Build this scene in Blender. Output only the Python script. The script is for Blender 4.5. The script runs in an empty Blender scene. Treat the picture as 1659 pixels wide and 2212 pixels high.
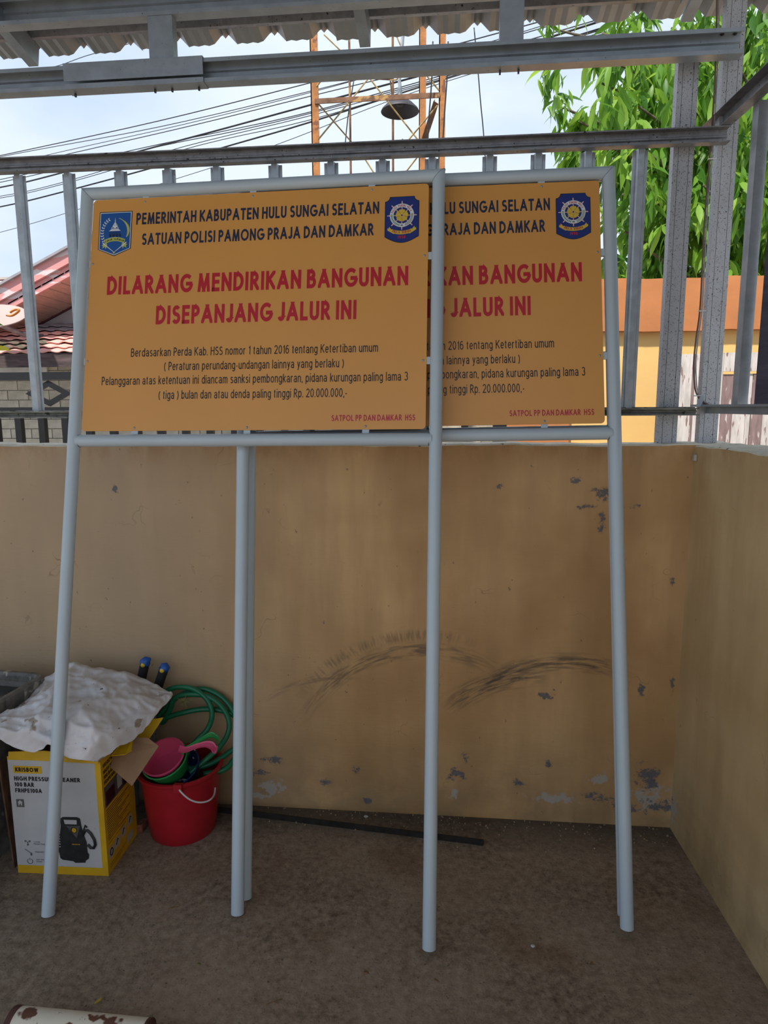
import bpy, bmesh, math, random
from mathutils import Vector, Matrix
random.seed(7)
C = bpy.context.scene.collection
sc = bpy.context.scene
PI = math.pi
# ------------------------------------------------------------------ camera
FPX, IW, IH = 1456.2, 1659.0, 2212.0
PITCH, YAW, ROLL = .154157, .098384, -.0055647
CAM = Vector((0, 0, 1.6))
Fd = Vector((-math.sin(YAW)*math.cos(PITCH), math.cos(YAW)*math.cos(PITCH), -math.sin(PITCH)))
R0 = Vector((math.cos(YAW), math.sin(YAW), 0)); U0 = R0.cross(Fd)
Rt = math.cos(ROLL)*R0 + math.sin(ROLL)*U0
Up = -math.sin(ROLL)*R0 + math.cos(ROLL)*U0
cam = bpy.data.cameras.new('camera'); camo = bpy.data.objects.new('camera', cam); C.objects.link(camo)
M = Matrix((Rt, Up, -Fd)).transposed().to_4x4(); M.translation = CAM
camo.matrix_world = M
cam.sensor_fit = 'VERTICAL'; cam.sensor_height = 24; cam.lens = FPX/IH*24; cam.clip_start = .05; cam.clip_end = 300
sc.camera = camo
def ray(px, py): return (px-IW/2)/FPX*Rt - (py-IH/2)/FPX*Up + Fd
def at(px, py, Y): r = ray(px, py); return CAM + r*(Y/r.y)        # a photo point on the plane y = Y
def atz(px, py, z): r = ray(px, py); return CAM + r*((z-1.6)/r.z)  # ... on the plane z
# ------------------------------------------------------------------ world, sun, exposure
w = bpy.data.worlds.new('sky'); sc.world = w; w.use_nodes = True
nt = w.node_tree; nt.nodes.clear()
def N(t, ty, **k):
    n = t.nodes.new(ty)
    for a, b in k.items(): setattr(n, a, b)
    return n
o_ = N(nt, 'ShaderNodeOutputWorld'); bg = N(nt, 'ShaderNodeBackground'); tc = N(nt, 'ShaderNodeTexCoord')
mp = N(nt, 'ShaderNodeMapping'); mp.inputs['Scale'].default_value = (1, 1, 2.2)
nz = N(nt, 'ShaderNodeTexNoise'); nz.inputs['Scale'].default_value = 1.7; nz.inputs['Detail'].default_value = 5; nz.inputs['Roughness'].default_value = .5
rp = N(nt, 'ShaderNodeValToRGB')
rp.color_ramp.elements[0].position = .36; rp.color_ramp.elements[0].color = (.40, .56, .80, 1)
rp.color_ramp.elements[1].position = .60; rp.color_ramp.elements[1].color = (.75, .84, .96, 1)
nt.links.new(tc.outputs['Generated'], mp.inputs[0]); nt.links.new(mp.outputs[0], nz.inputs[0])
nt.links.new(nz.outputs['Fac'], rp.inputs[0]); nt.links.new(rp.outputs[0], bg.inputs[0]); nt.links.new(bg.outputs[0], o_.inputs[0])
bg.inputs[1].default_value = 1.0
sun = bpy.data.lights.new('sun', 'SUN'); suno = bpy.data.objects.new('sun', sun); C.objects.link(suno)
sun.energy = 5.0; sun.angle = math.radians(3); sun.color = (1, .95, .86)
suno.rotation_euler = (math.radians(33), 0, math.radians(-28))
sc.view_settings.view_transform = 'Standard'; sc.view_settings.look = 'None'
sc.view_settings.exposure = 0.22; sc.view_settings.gamma = 1.0; sc.view_settings.use_curve_mapping = False
# ------------------------------------------------------------------ helpers
def tag(o, label=None, cat=None, group=None, kind=None):
    for k, v in (('label', label), ('category', cat), ('group', group), ('kind', kind)):
        if v: o[k] = v
    return o
def empty(name, loc=(0, 0, 0), label=None, cat=None, group=None, kind=None, mat=None):
    o = bpy.data.objects.new(name, None); C.objects.link(o); o.empty_display_size = .1
    if mat is not None: o.matrix_world = mat
    else: o.location = loc
    return tag(o, label, cat, group, kind)
def mobj(name, verts, faces, mat, parent=None, smooth=False, mats=None, fm=None, world=True):
    """one mesh object; coordinates in world space are kept when parented to a translated Empty"""
    me = bpy.data.meshes.new(name); me.from_pydata([tuple(v) for v in verts], [], faces)
    for m in (mats or [mat]): me.materials.append(m)
    if fm: me.polygons.foreach_set('material_index', fm)
    if smooth: me.polygons.foreach_set('use_smooth', [True]*len(me.polygons))
    me.update()
    o = bpy.data.objects.new(name, me); C.objects.link(o)
    if parent is not None:
        o.parent = parent
        if world: o.matrix_parent_inverse = pw(parent).inverted()
    return o
def pw(o):
    m = o.matrix_basis.copy()
    if o.parent: m = pw(o.parent) @ o.matrix_parent_inverse @ m
    return m
def link_copy(o, parent, name=None):
    c = o.copy(); C.objects.link(c); c.parent = parent
    return c
class MB:
    def __init__(s): s.v = []; s.f = []; s.m = []
    def add(s, v, f, m=0):
        n = len(s.v); s.v += [Vector(x) for x in v]; s.f += [tuple(i+n for i in q) for q in f]; s.m += [m]*len(f); return s
    def box(s, a, b, m=0):
        x0, y0, z0 = a; x1, y1, z1 = b
        return s.add([(x0,y0,z0),(x1,y0,z0),(x1,y1,z0),(x0,y1,z0),(x0,y0,z1),(x1,y0,z1),(x1,y1,z1),(x0,y1,z1)],
                     [(0,3,2,1),(4,5,6,7),(0,1,5,4),(1,2,6,5),(2,3,7,6),(3,0,4,7)], m)
    def tube(s, pts, r, n=12, cap=True, m=0, closed=False):
        pts = [Vector(p) for p in pts]; k = len(pts); V = []; prev = None
        for i, p in enumerate(pts):
            if closed: t = pts[(i+1) % k]-pts[i-1]
            else: t = (pts[min(i+1, k-1)]-pts[max(i-1, 0)])
            t.normalize()
            if prev is None:
                a = Vector((0, 0, 1)) if abs(t.z) < .9 else Vector((1, 0, 0)); u = t.cross(a).normalized()
            else: u = (prev - t*prev.dot(t)).normalized()
            prev = u; v = t.cross(u); rr = r[i] if isinstance(r, (list, tuple)) else r
            V += [p+(u*math.cos(2*PI*j/n)+v*math.sin(2*PI*j/n))*rr for j in range(n)]
        F = []
        for i in range(k if closed else k-1):
            for j in range(n):
                a = i*n+j; b = i*n+(j+1) % n; i2 = (i+1) % k
                F.append((a, b, i2*n+(j+1) % n, i2*n+j))
        if cap and not closed: F += [tuple(range(n))[::-1], tuple((k-1)*n+j for j in range(n))]
        return s.add(V, F, m)
    def ext(s, prof, p0, p1, up, m=0, e0=0, e1=0):
        """closed 2-d profile (side, up) swept from p0 to p1"""
        p0 = Vector(p0); p1 = Vector(p1); t = (p1-p0).normalized(); up = Vector(up); sd = t.cross(up).normalized(); up = sd.cross(t).normalized()
        n = len(prof); V = [p0+sd*a+up*b for a, b in prof]+[p1+sd*a+up*b for a, b in prof]
        F = [(i, (i+1) % n, n+(i+1) % n, n+i) for i in range(n)]+[tuple(range(n))[::-1], tuple(range(n, 2*n))]
        return s.add(V, F, m)
    def poly(s, pts, d, m=0):
        """flat outline thickened by vector d"""
        pts = [Vector(p) for p in pts]; n = len(pts); d = Vector(d)
        return s.add(pts+[p+d for p in pts], [tuple(range(n)), tuple(range(n, 2*n))[::-1]]+[(i, n+i, n+(i+1) % n, (i+1) % n) for i in range(n)], m)
    def lathe(s, prof, M=Matrix(), n=32, m=0, ex=1.0):
        V = []
        for r, z in prof: V += [M @ Vector((r*math.cos(2*PI*j/n)*ex, r*math.sin(2*PI*j/n), z)) for j in range(n)]
        F = [(i*n+j, i*n+(j+1) % n, (i+1)*n+(j+1) % n, (i+1)*n+j) for i in range(len(prof)-1) for j in range(n)]
        return s.add(V, F, m)
    def build(s, name, mat, parent=None, smooth=False, world=True, fix=True):
        mats = mat if isinstance(mat, list) else [mat]
        o = mobj(name, s.v, s.f, None, parent, smooth, mats, s.m, world)
        if fix:
            b = bmesh.new(); b.from_mesh(o.data); bmesh.ops.recalc_face_normals(b, faces=b.faces); b.to_mesh(o.data); b.free()
        return o
def autosmooth(o, ang=40):
    me = o.data; me.polygons.foreach_set('use_smooth', [True]*len(me.polygons))
    b = bmesh.new(); b.from_mesh(me)
    for e in b.edges:
        if len(e.link_faces) == 2 and e.calc_face_angle(0) > math.radians(ang): e.smooth = False
    b.to_mesh(me); b.free(); return o
def bevel(o, wd, seg=1):
    md = o.modifiers.new('bevel', 'BEVEL'); md.width = wd; md.segments = seg; md.limit_method = 'ANGLE'; return o
def thin(line, t):
    """open polyline -> closed thin profile"""
    L = [Vector((a, b)) for a, b in line]; out = []
    for i, p in enumerate(L):
        ns = []
        if i > 0: d = (p-L[i-1]).normalized(); ns.append(Vector((-d.y, d.x)))
        if i < len(L)-1: d = (L[i+1]-p).normalized(); ns.append(Vector((-d.y, d.x)))
        n = sum(ns, Vector((0, 0))).normalized(); k = 1/max(.4, n.dot(ns[0])); out.append(p+n*t*k)
    return [tuple(p) for p in L]+[tuple(p) for p in out[::-1]]
def crom(P, k=8, closed=False):
    P = [Vector(p) for p in P]; n = len(P); out = []
    for i in range(n if closed else n-1):
        g = (lambda j: P[j % n]) if closed else (lambda j: P[min(max(j, 0), n-1)])
        a, b, c, d = g(i-1), g(i), g(i+1), g(i+2)
        for q in range(k):
            t = q/k; out.append(.5*((2*b)+(c-a)*t+(2*a-5*b+4*c-d)*t*t+(3*b-a-3*c+d)*t**3))
    if not closed: out.append(P[-1])
    return out
# ------------------------------------------------------------------ materials
def mat(name, col, rough=.6, metal=0, var=.12, vs=8, bump=0, bs=60, spec=.5, col2=None, coord='Object', stretch=None, speck=None, dirt=None, trans=0):
    m = bpy.data.materials.new(name); m.use_nodes = True; t = m.node_tree; b = t.nodes['Principled BSDF']
    b.inputs['Roughness'].default_value = rough; b.inputs['Metallic'].default_value = metal; b.inputs['Specular IOR Level'].default_value = spec
    tc = N(t, 'ShaderNodeTexCoord'); mp = N(t, 'ShaderNodeMapping'); t.links.new(tc.outputs[coord], mp.inputs[0])
    if stretch: mp.inputs['Scale'].default_value = stretch
    n = N(t, 'ShaderNodeTexNoise'); n.inputs['Scale'].default_value = vs; n.inputs['Detail'].default_value = 6; n.inputs['Roughness'].default_value = .6
    t.links.new(mp.outputs[0], n.inputs[0])
    c2 = col2 or tuple(c*(1-var*2) for c in col)
    mx = N(t, 'ShaderNodeMix', data_type='RGBA'); r = N(t, 'ShaderNodeMapRange'); r.inputs[1].default_value = .35; r.inputs[2].default_value = .65
    t.links.new(n.outputs['Fac'], r.inputs[0]); t.links.new(r.outputs[0], mx.inputs[0])
    mx.inputs[6].default_value = (*c2, 1); mx.inputs[7].default_value = (*col, 1)
    out = mx.outputs[2]
    for sp in (speck or []):            # (colour, scale, threshold)
        n2 = N(t, 'ShaderNodeTexNoise'); n2.inputs['Scale'].default_value = sp[1]; n2.inputs['Detail'].default_value = 3
        t.links.new(mp.outputs[0], n2.inputs[0])
        r2 = N(t, 'ShaderNodeMapRange'); r2.inputs[1].default_value = sp[2]; r2.inputs[2].default_value = sp[2]+.04; t.links.new(n2.outputs['Fac'], r2.inputs[0])
        x = N(t, 'ShaderNodeMix', data_type='RGBA'); t.links.new(r2.outputs[0], x.inputs[0]); t.links.new(out, x.inputs[6]); x.inputs[7].default_value = (*sp[0], 1); out = x.outputs[2]
    t.links.new(out, b.inputs['Base Color'])
    if bump:
        n3 = N(t, 'ShaderNodeTexNoise'); n3.inputs['Scale'].default_value = bs; n3.inputs['Detail'].default_value = 5; t.links.new(mp.outputs[0], n3.inputs[0])
        bp = N(t, 'ShaderNodeBump'); bp.inputs['Strength'].default_value = bump; bp.inputs['Distance'].default_value = .01; t.links.new(n3.outputs['Fac'], bp.inputs['Height']); t.links.new(bp.outputs[0], b.inputs['Normal'])
    m['out'] = 0
    return m
G = {}
G['pipe'] = mat('pale blue grey enamel paint', (.50, .585, .64), .32, var=.03, vs=3, speck=[((.05, .06, .07), 55, .765)], bump=.04, bs=9)
G['weld'] = mat('rough weld', (.36, .42, .46), .5, var=.3, vs=80, bump=.6, bs=150)
G['galv'] = mat('galvanised steel', (.36, .40, .44), .42, .55, var=.10, vs=14, bump=.03, bs=40, speck=[((.10, .10, .10), 130, .70)])
G['galvdark'] = mat('weathered galvanised steel', (.30, .30, .31), .5, .5, var=.18, vs=25, bump=.05, speck=[((.03, .03, .03), 90, .66)])
G['galvbar'] = mat('zinc steel bar', (.46, .49, .51), .40, .55, var=.12, vs=20, bump=.03, speck=[((.12, .12, .12), 160, .70)])
G['galvold'] = mat('dirty zinc steel', (.33, .32, .28), .6, .3, var=.3, vs=18, bump=.1, speck=[((.07, .07, .03), 40, .62)])
G['roof'] = mat('grey corrugated steel sheet', (.37, .385, .40), .45, .5, var=.12, vs=5, bump=.02)
G['bolt'] = mat('dark bolt', (.08, .08, .08), .4, .8)
G['plate'] = mat('orange printed sheet', (.74, .345, .078), .36, var=.03, vs=2, spec=.5, bump=.01, bs=5)
G['plateback'] = mat('bare sheet back', (.6, .6, .6), .5, .3)
for k, c in dict(navy=(.012, .022, .065), red=(.53, .008, .025), black=(.012, .010, .015), blue=(.008, .09, .34), white=(.75, .78, .78), olive=(.50, .52, .12), green=(.02, .20, .12), dblue=(.010, .028, .20), gold=(.72, .50, .06), pinky=(.80, .50, .40), grey=(.42, .44, .40), rim=(.01, .012, .03), wred=(.50, .02, .05), midblue=(.006, .045, .17)).items():
    G['ink_'+k] = mat(k+' ink', c, .4, var=.03)
G['cleat'] = G['pipe']
# ------------------------------------------------------------------ structure: floor, walls, ground
WY = 2.465; CX = .852
def masks(t, P, items):
    """sum of soft elliptical patches (cx, cz, rx, rz) in object space"""
    acc = None
    for cx, cz, rx, rz in items:
        s = N(t, 'ShaderNodeVectorMath', operation='SUBTRACT'); t.links.new(P, s.inputs[0]); s.inputs[1].default_value = (cx, 0, cz)
        m = N(t, 'ShaderNodeVectorMath', operation='MULTIPLY'); t.links.new(s.outputs[0], m.inputs[0]); m.inputs[1].default_value = (1/rx, 0, 1/rz)
        l = N(t, 'ShaderNodeVectorMath', operation='LENGTH'); t.links.new(m.outputs[0], l.inputs[0])
        r = N(t, 'ShaderNodeMapRange'); t.links.new(l.outputs['Value'], r.inputs[0]); r.inputs[1].default_value = 1; r.inputs[2].default_value = .1; r.inputs[3].default_value = 0; r.inputs[4].default_value = 1
        if acc is None: acc = r.outputs[0]
        else:
            a = N(t, 'ShaderNodeMath', operation='MAXIMUM'); t.links.new(acc, a.inputs[0]); t.links.new(r.outputs[0], a.inputs[1]); acc = a.outputs[0]
    return acc
def math_(t, op, a, b=None):
    n = N(t, 'ShaderNodeMath', operation=op)
    for i, v in enumerate((a, b)):
        if v is None: continue
        if isinstance(v, (int, float)): n.inputs[i].default_value = v
        else: t.links.new(v, n.inputs[i])
    return n.outputs[0]
def noise(t, P, sc_, det=5, rough=.6, scale=None):
    if scale:
        m = N(t, 'ShaderNodeMapping'); m.inputs['Scale'].default_value = scale; t.links.new(P, m.inputs[0]); P = m.outputs[0]
    n = N(t, 'ShaderNodeTexNoise'); n.inputs['Scale'].default_value = sc_; n.inputs['Detail'].default_value = det; n.inputs['Roughness'].default_value = rough
    t.links.new(P, n.inputs[0]); return n.outputs['Fac']
def rng(t, v, a, b, c=0, d=1):
    r = N(t, 'ShaderNodeMapRange'); t.links.new(v, r.inputs[0])
    for i, x in enumerate((a, b, c, d)): r.inputs[i+1].default_value = x
    return r.outputs[0]
def mixc(t, f, a, b):
    m = N(t, 'ShaderNodeMix', data_type='RGBA')
    if isinstance(f, float): m.inputs[0].default_value = f
    else: t.links.new(f, m.inputs[0])
    for i, v in ((6, a), (7, b)):
        if isinstance(v, tuple): m.inputs[i].default_value = (*v, 1)
        else: t.links.new(v, m.inputs[i])
    return m.outputs[2]
def wall_mat(name, patches, flakes, scuffs, base, base2):
    m = bpy.data.materials.new(name); m.use_nodes = True; t = m.node_tree; b = t.nodes['Principled BSDF']; b.inputs['Roughness'].default_value = .55; b.inputs['Specular IOR Level'].default_value = .35
    P = N(t, 'ShaderNodeTexCoord').outputs['Object']
    big = rng(t, noise(t, P, 2.2, 4, .55), .35, .65)
    drip = rng(t, noise(t, P, 3.0, 4, .6, (3.2, 1, .45)), .3, .7)
    c = mixc(t, big, base2, base)
    c = mixc(t, math_(t, 'MULTIPLY', drip, .5), c, tuple(x*.72 for x in base2))
    # broad greyish wash towards the left, darker rust at the top edge and along drips
    sx = N(t, 'ShaderNodeSeparateXYZ'); t.links.new(P, sx.inputs[0]); X, Z = sx.outputs[0], sx.outputs[2]
    lf = rng(t, X, -.35, -1.2); c = mixc(t, math_(t, 'MULTIPLY', lf, .65), c, (.42, .335, .235))
    top = math_(t, 'MULTIPLY', rng(t, Z, 1.38, 1.462), rng(t, noise(t, P, 9, 5, .7, (1, 1, .5)), .42, .6))
    c = mixc(t, math_(t, 'MULTIPLY', top, .45), c, (.30, .13, .04))
    gr_ = math_(t, 'MULTIPLY', rng(t, Z, .42, .0), rng(t, noise(t, P, 5, 6, .65), .35, .62)); c = mixc(t, math_(t, 'MULTIPLY', gr_, .55), c, (.19, .135, .075))
    # fine dark specks and hairline cracks
    sp = rng(t, noise(t, P, 42, 3, .6, (1, 1, .7)), .715, .74); c = mixc(t, math_(t, 'MULTIPLY', sp, .6), c, (.10, .07, .04))
    v = N(t, 'ShaderNodeTexVoronoi', feature='DISTANCE_TO_EDGE'); v.inputs['Scale'].default_value = 5.5; 
    wq = N(t, 'ShaderNodeVectorMath', operation='ADD'); nn = N(t, 'ShaderNodeTexNoise'); nn.inputs['Scale'].default_value = 9; t.links.new(P, nn.inputs[0])
    sc2 = N(t, 'ShaderNodeVectorMath', operation='SCALE'); sc2.inputs['Scale'].default_value = .25; t.links.new(nn.outputs['Color'], sc2.inputs[0]); t.links.new(P, wq.inputs[0]); t.links.new(sc2.outputs[0], wq.inputs[1]); t.links.new(wq.outputs[0], v.inputs['Vector'])
    cr = math_(t, 'MULTIPLY', rng(t, v.outputs['Distance'], .010, .002), rng(t, noise(t, P, 4.5, 2), .60, .68)); c = mixc(t, math_(t, 'MULTIPLY', cr, .6), c, (.10, .07, .045))
    if scuffs:
        for cx, cz, r0, wd, a0, a1, k, ra in scuffs:   # arcs of rubbed rubber: centre, radius, width, angle range from +x
            s = N(t, 'ShaderNodeVectorMath', operation='SUBTRACT'); t.links.new(P, s.inputs[0]); s.inputs[1].default_value = (cx, 0, cz)
            ml = N(t, 'ShaderNodeVectorMath', operation='MULTIPLY'); t.links.new(s.outputs[0], ml.inputs[0]); ml.inputs[1].default_value = (1, 0, 1)
            ln = N(t, 'ShaderNodeVectorMath', operation='LENGTH'); t.links.new(ml.outputs[0], ln.inputs[0])
            q = N(t, 'ShaderNodeSeparateXYZ'); t.links.new(ml.outputs[0], q.inputs[0])
            an = math_(t, 'ARCTAN2', q.outputs[2], q.outputs[0])
            d = math_(t, 'ABSOLUTE', math_(t, 'SUBTRACT', ln.outputs['Value'], r0))
            am = math_(t, 'ABSOLUTE', math_(t, 'SUBTRACT', an, (a0+a1)/2))
            g = math_(t, 'MULTIPLY', rng(t, d, wd, wd*.3), rng(t, am, abs(a1-a0)/2, abs(a1-a0)/4))
            cb = N(t, 'ShaderNodeCombineXYZ'); t.links.new(math_(t, 'MULTIPLY', ln.outputs['Value'], 90 if not ra else 14), cb.inputs[0]); t.links.new(math_(t, 'MULTIPLY', an, 6 if not ra else 60), cb.inputs[1])
            st = rng(t, noise(t, cb.outputs[0], 1.0, 3, .6), .42, .62)
            c = mixc(t, math_(t, 'MULTIPLY', math_(t, 'MULTIPLY', g, st), k), c, (.055, .045, .04))
    fl = masks(t, P, flakes)
    if fl is not None:
        f = rng(t, math_(t, 'ADD', noise(t, P, 26, 6, .72), math_(t, 'MULTIPLY', fl, .30)), .70, .74); c = mixc(t, math_(t, 'MULTIPLY', f, .8), c, (.40, .37, .33))
    pa = masks(t, P, patches)
    if pa is not None:
        f = rng(t, math_(t, 'ADD', noise(t, P, 24, 10, .84, (1, 1, 1.2)), math_(t, 'MULTIPLY', pa, .20)), .645, .67)
        g = math_(t, 'MULTIPLY', f, rng(t, pa, .0, .15)); c = mixc(t, math_(t, 'MULTIPLY', g, .9), c, mixc(t, noise(t, P, 60), (.045, .05, .065), (.16, .17, .19)))
        hg = g
    t.links.new(c, b.inputs['Base Color'])
    bp = N(t, 'ShaderNodeBump'); bp.inputs['Strength'].default_value = .35; bp.inputs['Distance'].default_value = .004
    h = math_(t, 'ADD', noise(t, P, 14, 6, .65), math_(t, 'MULTIPLY', noise(t, P, 60, 3, .6, (.25, 1, 1.6)), .5))
    if pa is not None: h = math_(t, 'SUBTRACT', h, math_(t, 'MULTIPLY', hg, .6))
    t.links.new(h, bp.inputs['Height']); t.links.new(bp.outputs[0], b.inputs['Normal'])
    return m
def wp(px, py): p = at(px, py, WY); return p.x, p.z
pat = []
for px, py, rx, rz in ((585, 1640, .10, .05), (560, 1670, .07, .04), (770, 1660, .045, .03), (700, 1690, .05, .03), (795, 1728, .04, .025), (985, 1670, .07, .055), (1005, 1640, .03, .05), (1115, 1690, .05, .03), (1185, 1650, .03, .03), (1290, 1725, .09, .04), (1400, 1680, .10, .10), (1420, 1740, .10, .06), (1350, 1745, .12, .04), (1310, 1068, .07, .07), (1300, 1130, .03, .09), (1275, 1095, .07, .02), (1240, 1040, .04, .03), (1365, 1095, .05, .02), (1452, 1480, .015, .08), (1385, 1490, .03, .06), (1180, 1500, .05, .04), (700, 1345, .01, .02), (1080, 1050, .03, .03), (1452, 1260, .02, .04), (248, 1055, .02, .03)):
    x, z = wp(px, py); pat.append((x, z, rx, rz))
flk = []
for px, py, rx, rz in ((590, 1700, .13, .06), (1200, 1725, .16, .05), (1400, 1720, .14, .09), (980, 1715, .04, .05), (560, 1720, .08, .03), (1290, 1680, .08, .05)):
    x, z = wp(px, py); flk.append((x, z, rx, rz))
sx1, sz1 = wp(920, 1690); sx2, sz2 = wp(1210, 1760)
r1 = abs(wp(920, 1405)[1]-sz1); 
scf = [(sx1, sz1, r1, .040, .9, 2.75, .65, 0), (sx1, sz1, r1+.06, .03, 1.2, 2.6, .45, 1), (sx2+.02, sz2, .62, .045, 1.15, 2.2, .75, 0), (sx2-.06, sz2, .57, .055, 1.55, 2.35, .85, 0), (wp(760, 1780)[0], wp(760, 1780)[1], .62, .02, 1.5, 2.2, .4, 0)]
G['wall'] = wall_mat('ochre painted plaster', pat, flk, scf, (.66, .415, .19), (.47, .27, .11))
G['wallr'] = wall_mat('ochre painted plaster side', [(.0, .12, .03, .05), (0, .5, .01, .03)], [(-.0, .1, .12, .16)], None, (.66, .49, .27), (.50, .345, .165))
fm_ = bpy.data.materials.new('worn concrete'); fm_.use_nodes = True; t = fm_.node_tree; b = t.nodes['Principled BSDF']; b.inputs['Roughness'].default_value = .75; b.inputs['Specular IOR Level'].default_value = .3
P = N(t, 'ShaderNodeTexCoord').outputs['Object']
c = mixc(t, rng(t, noise(t, P, 2.3, 6, .6), .38, .62), (.115, .076, .048), (.255, .19, .132))
c = mixc(t, rng(t, noise(t, P, 38, 6, .75), .35, .68), c, (.38, .30, .22))
c = mixc(t, math_(t, 'MULTIPLY', rng(t, noise(t, P, 75, 4, .7), .60, .66), .7), c, (.05, .045, .04))
c = mixc(t, math_(t, 'MULTIPLY', rng(t, noise(t, P, 190, 2, .5), .72, .75), .6), c, (.45, .42, .37))
c = mixc(t, math_(t, 'MULTIPLY', rng(t, noise(t, P, 3.1, 3, .5), .56, .66), .35), c, (.15, .075, .035))
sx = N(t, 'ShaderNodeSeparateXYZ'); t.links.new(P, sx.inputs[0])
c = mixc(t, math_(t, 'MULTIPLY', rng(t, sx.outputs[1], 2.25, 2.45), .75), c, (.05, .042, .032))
t.links.new(c, b.inputs['Base Color'])
bp = N(t, 'ShaderNodeBump'); bp.inputs['Strength'].default_value = .7; bp.inputs['Distance'].default_value = .006
t.links.new(math_(t, 'ADD', noise(t, P, 70, 6, .75), math_(t, 'MULTIPLY', noise(t, P, 9, 4), .8)), bp.inputs['Height']); t.links.new(bp.outputs[0], b.inputs['Normal'])
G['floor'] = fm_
G['ground'] = mat('pale concrete yard', (.42, .39, .34), .9, var=.15, vs=3, bump=.3)
def grid(name, nx, ny, fn, m, parent=None, smooth=True, th=None):
    V = [fn(i/nx, j/ny) for j in range(ny+1) for i in range(nx+1)]
    F = [(j*(nx+1)+i, j*(nx+1)+i+1, (j+1)*(nx+1)+i+1, (j+1)*(nx+1)+i) for j in range(ny) for i in range(nx)]
    o = mobj(name, V, F, m, parent, smooth)
    if th: md = o.modifiers.new('t', 'SOLIDIFY'); md.thickness = th; md.offset = 0
    return o
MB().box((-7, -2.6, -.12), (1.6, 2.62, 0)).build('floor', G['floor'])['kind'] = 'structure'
g = MB(); g.box((-60, 2.62, -.3), (60, 90, -.05)); g.box((-60, -60, -.3), (60, -2.6, -.02)); g.box((-60, -2.6, -.3), (-7, 2.62, -.03)); g.box((1.6, -2.6, -.3), (60, 2.62, -.03))
g.build('ground', G['ground'])['kind'] = 'structure'
WTOP = 1.460
def wavy(x): return WTOP+.0025*math.sin(x*9)+.0018*math.sin(x*31+1)
wb = MB(); n = 110; xs = [-6+i*(CX+.14+6)/n for i in range(n+1)]
for i in range(n):
    a, c2 = xs[i], xs[i+1]; za, zc = wavy(a), wavy(c2); y0, y1 = WY, WY+.14
    wb.add([(a, y0, 0), (c2, y0, 0), (c2, y0, zc), (a, y0, za), (a, y0+.006, za+.005), (c2, y0+.006, zc+.005), (c2, y1, zc+.006), (a, y1, za+.006), (a, y1, 0), (c2, y1, 0)],
           [(0, 1, 2, 3), (7, 6, 9, 8)]); wb.add([(a, y0, za), (c2, y0, zc), (c2, y0+.006, zc+.005), (a, y0+.006, za+.005), (c2, y1, zc+.006), (a, y1, za+.006)], [(0, 1, 2, 3), (3, 2, 4, 5)], 1)
wb.add([(-6, WY, 0), (-6, WY+.14, 0), (-6, WY+.14, WTOP), (-6, WY, WTOP)], [(0, 1, 2, 3)])
G['coping'] = mat('crumbling pale plaster edge', (.86, .78, .62), .8, var=.12, vs=14, bump=.5, bs=40, speck=[((.12, .10, .06), 30, .64)])
wall_back = wb.build('wall_back', [G['wall'], G['coping']], fix=False); wall_back['kind'] = 'structure'
# right wall, 3 degrees off square
RA = math.radians(3.0); rd = Vector((math.sin(RA), -math.cos(RA), 0)); rn = Vector((math.cos(RA), math.sin(RA), 0))
RM = Matrix.Translation((CX, WY, 0)) @ Matrix((rd, rn, (0, 0, 1))).transposed().to_4x4()   # x along the wall towards the camera, y outwards
wr = MB()
n = 60
for i in range(n):
    a, c2 = -.14+i*3.9/n, -.14+(i+1)*3.9/n; za, zc = wavy(a*1.3+4), wavy(c2*1.3+4)
    wr.add([(a, 0, 0), (c2, 0, 0), (c2, 0, zc), (a, 0, za), (a, .12, 0), (c2, .12, 0)], [(1, 0, 3, 2)])
    wr.add([(a, 0, za), (c2, 0, zc), (c2, .006, zc+.005), (a, .006, za+.005), (c2, .13, zc+.012), (a, .13, za+.012)], [(1, 0, 3, 2), (2, 3, 5, 4)], 1)
    wr.add([(a, .13, 0), (c2, .13, 0), (c2, .13, zc+.012), (a, .13, za+.012)], [(0, 1, 2, 3)])
wrr = wr.build('wall_right', [G['wallr'], G['coping']], fix=False); wrr.matrix_world = RM; wrr['kind'] = 'structure'
# fillet of plaster in the corner
# ------------------------------------------------------------------ roof (structure): corrugated sheets on purlins and rafters
EY, EZ, SL = 2.745, 2.966, .205
def rz(y): return EZ+(EY-y)*SL
roof = empty('ceiling', (0, 0, 0), kind='structure')
per = .19
def corr(x):
    u = (x/per) % 1.0
    # broad shallow pan with small ripples, then a steep double rib
    pts = [(0, .000), (.10, .004), (.20, .000), (.32, .004), (.42, .000), (.53, .006), (.66, .030), (.70, .034), (.76, .022), (.82, .034), (.86, .028), (1, 0)]
    for (a, ha), (b_, hb) in zip(pts, pts[1:]):
        if u <= b_: return ha+(hb-ha)*(u-a)/(b_-a)
    return 0
x = -5.0; k = 0
br = [0, .10, .20, .32, .42, .53, .66, .70, .76, .82, .86]
while x < 1.9:
    wd = per*4; X = [x+per*(j+u) for j in range(4) for u in br]+[x+wd+.004]
    e = .006*math.sin(k*2.3); V = []; F = []
    for y in (EY+e, 1.9, 1.1, .4, -.4, -1.3):
        V += [(q, y, rz(y)+corr(q-x+1e-6)+.0008*(k % 2)) for q in X]
    nx = len(X)
    for j in range(5): F += [(j*nx+i, j*nx+i+1, (j+1)*nx+i+1, (j+1)*nx+i) for i in range(nx-1)]
    s_ = mobj('roof_sheet', V, F, G['roof'], roof); md = s_.modifiers.new('t', 'SOLIDIFY'); md.thickness = .0012; md.offset = 1
    x += wd; k += 1
def cprof(h, f, lip=.010, t=.0012):      # C channel: web at side 0, flanges towards -side
    return thin([(f, lip), (f, 0), (0, 0), (0, h), (f, h), (f, h-lip)], t)
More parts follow.
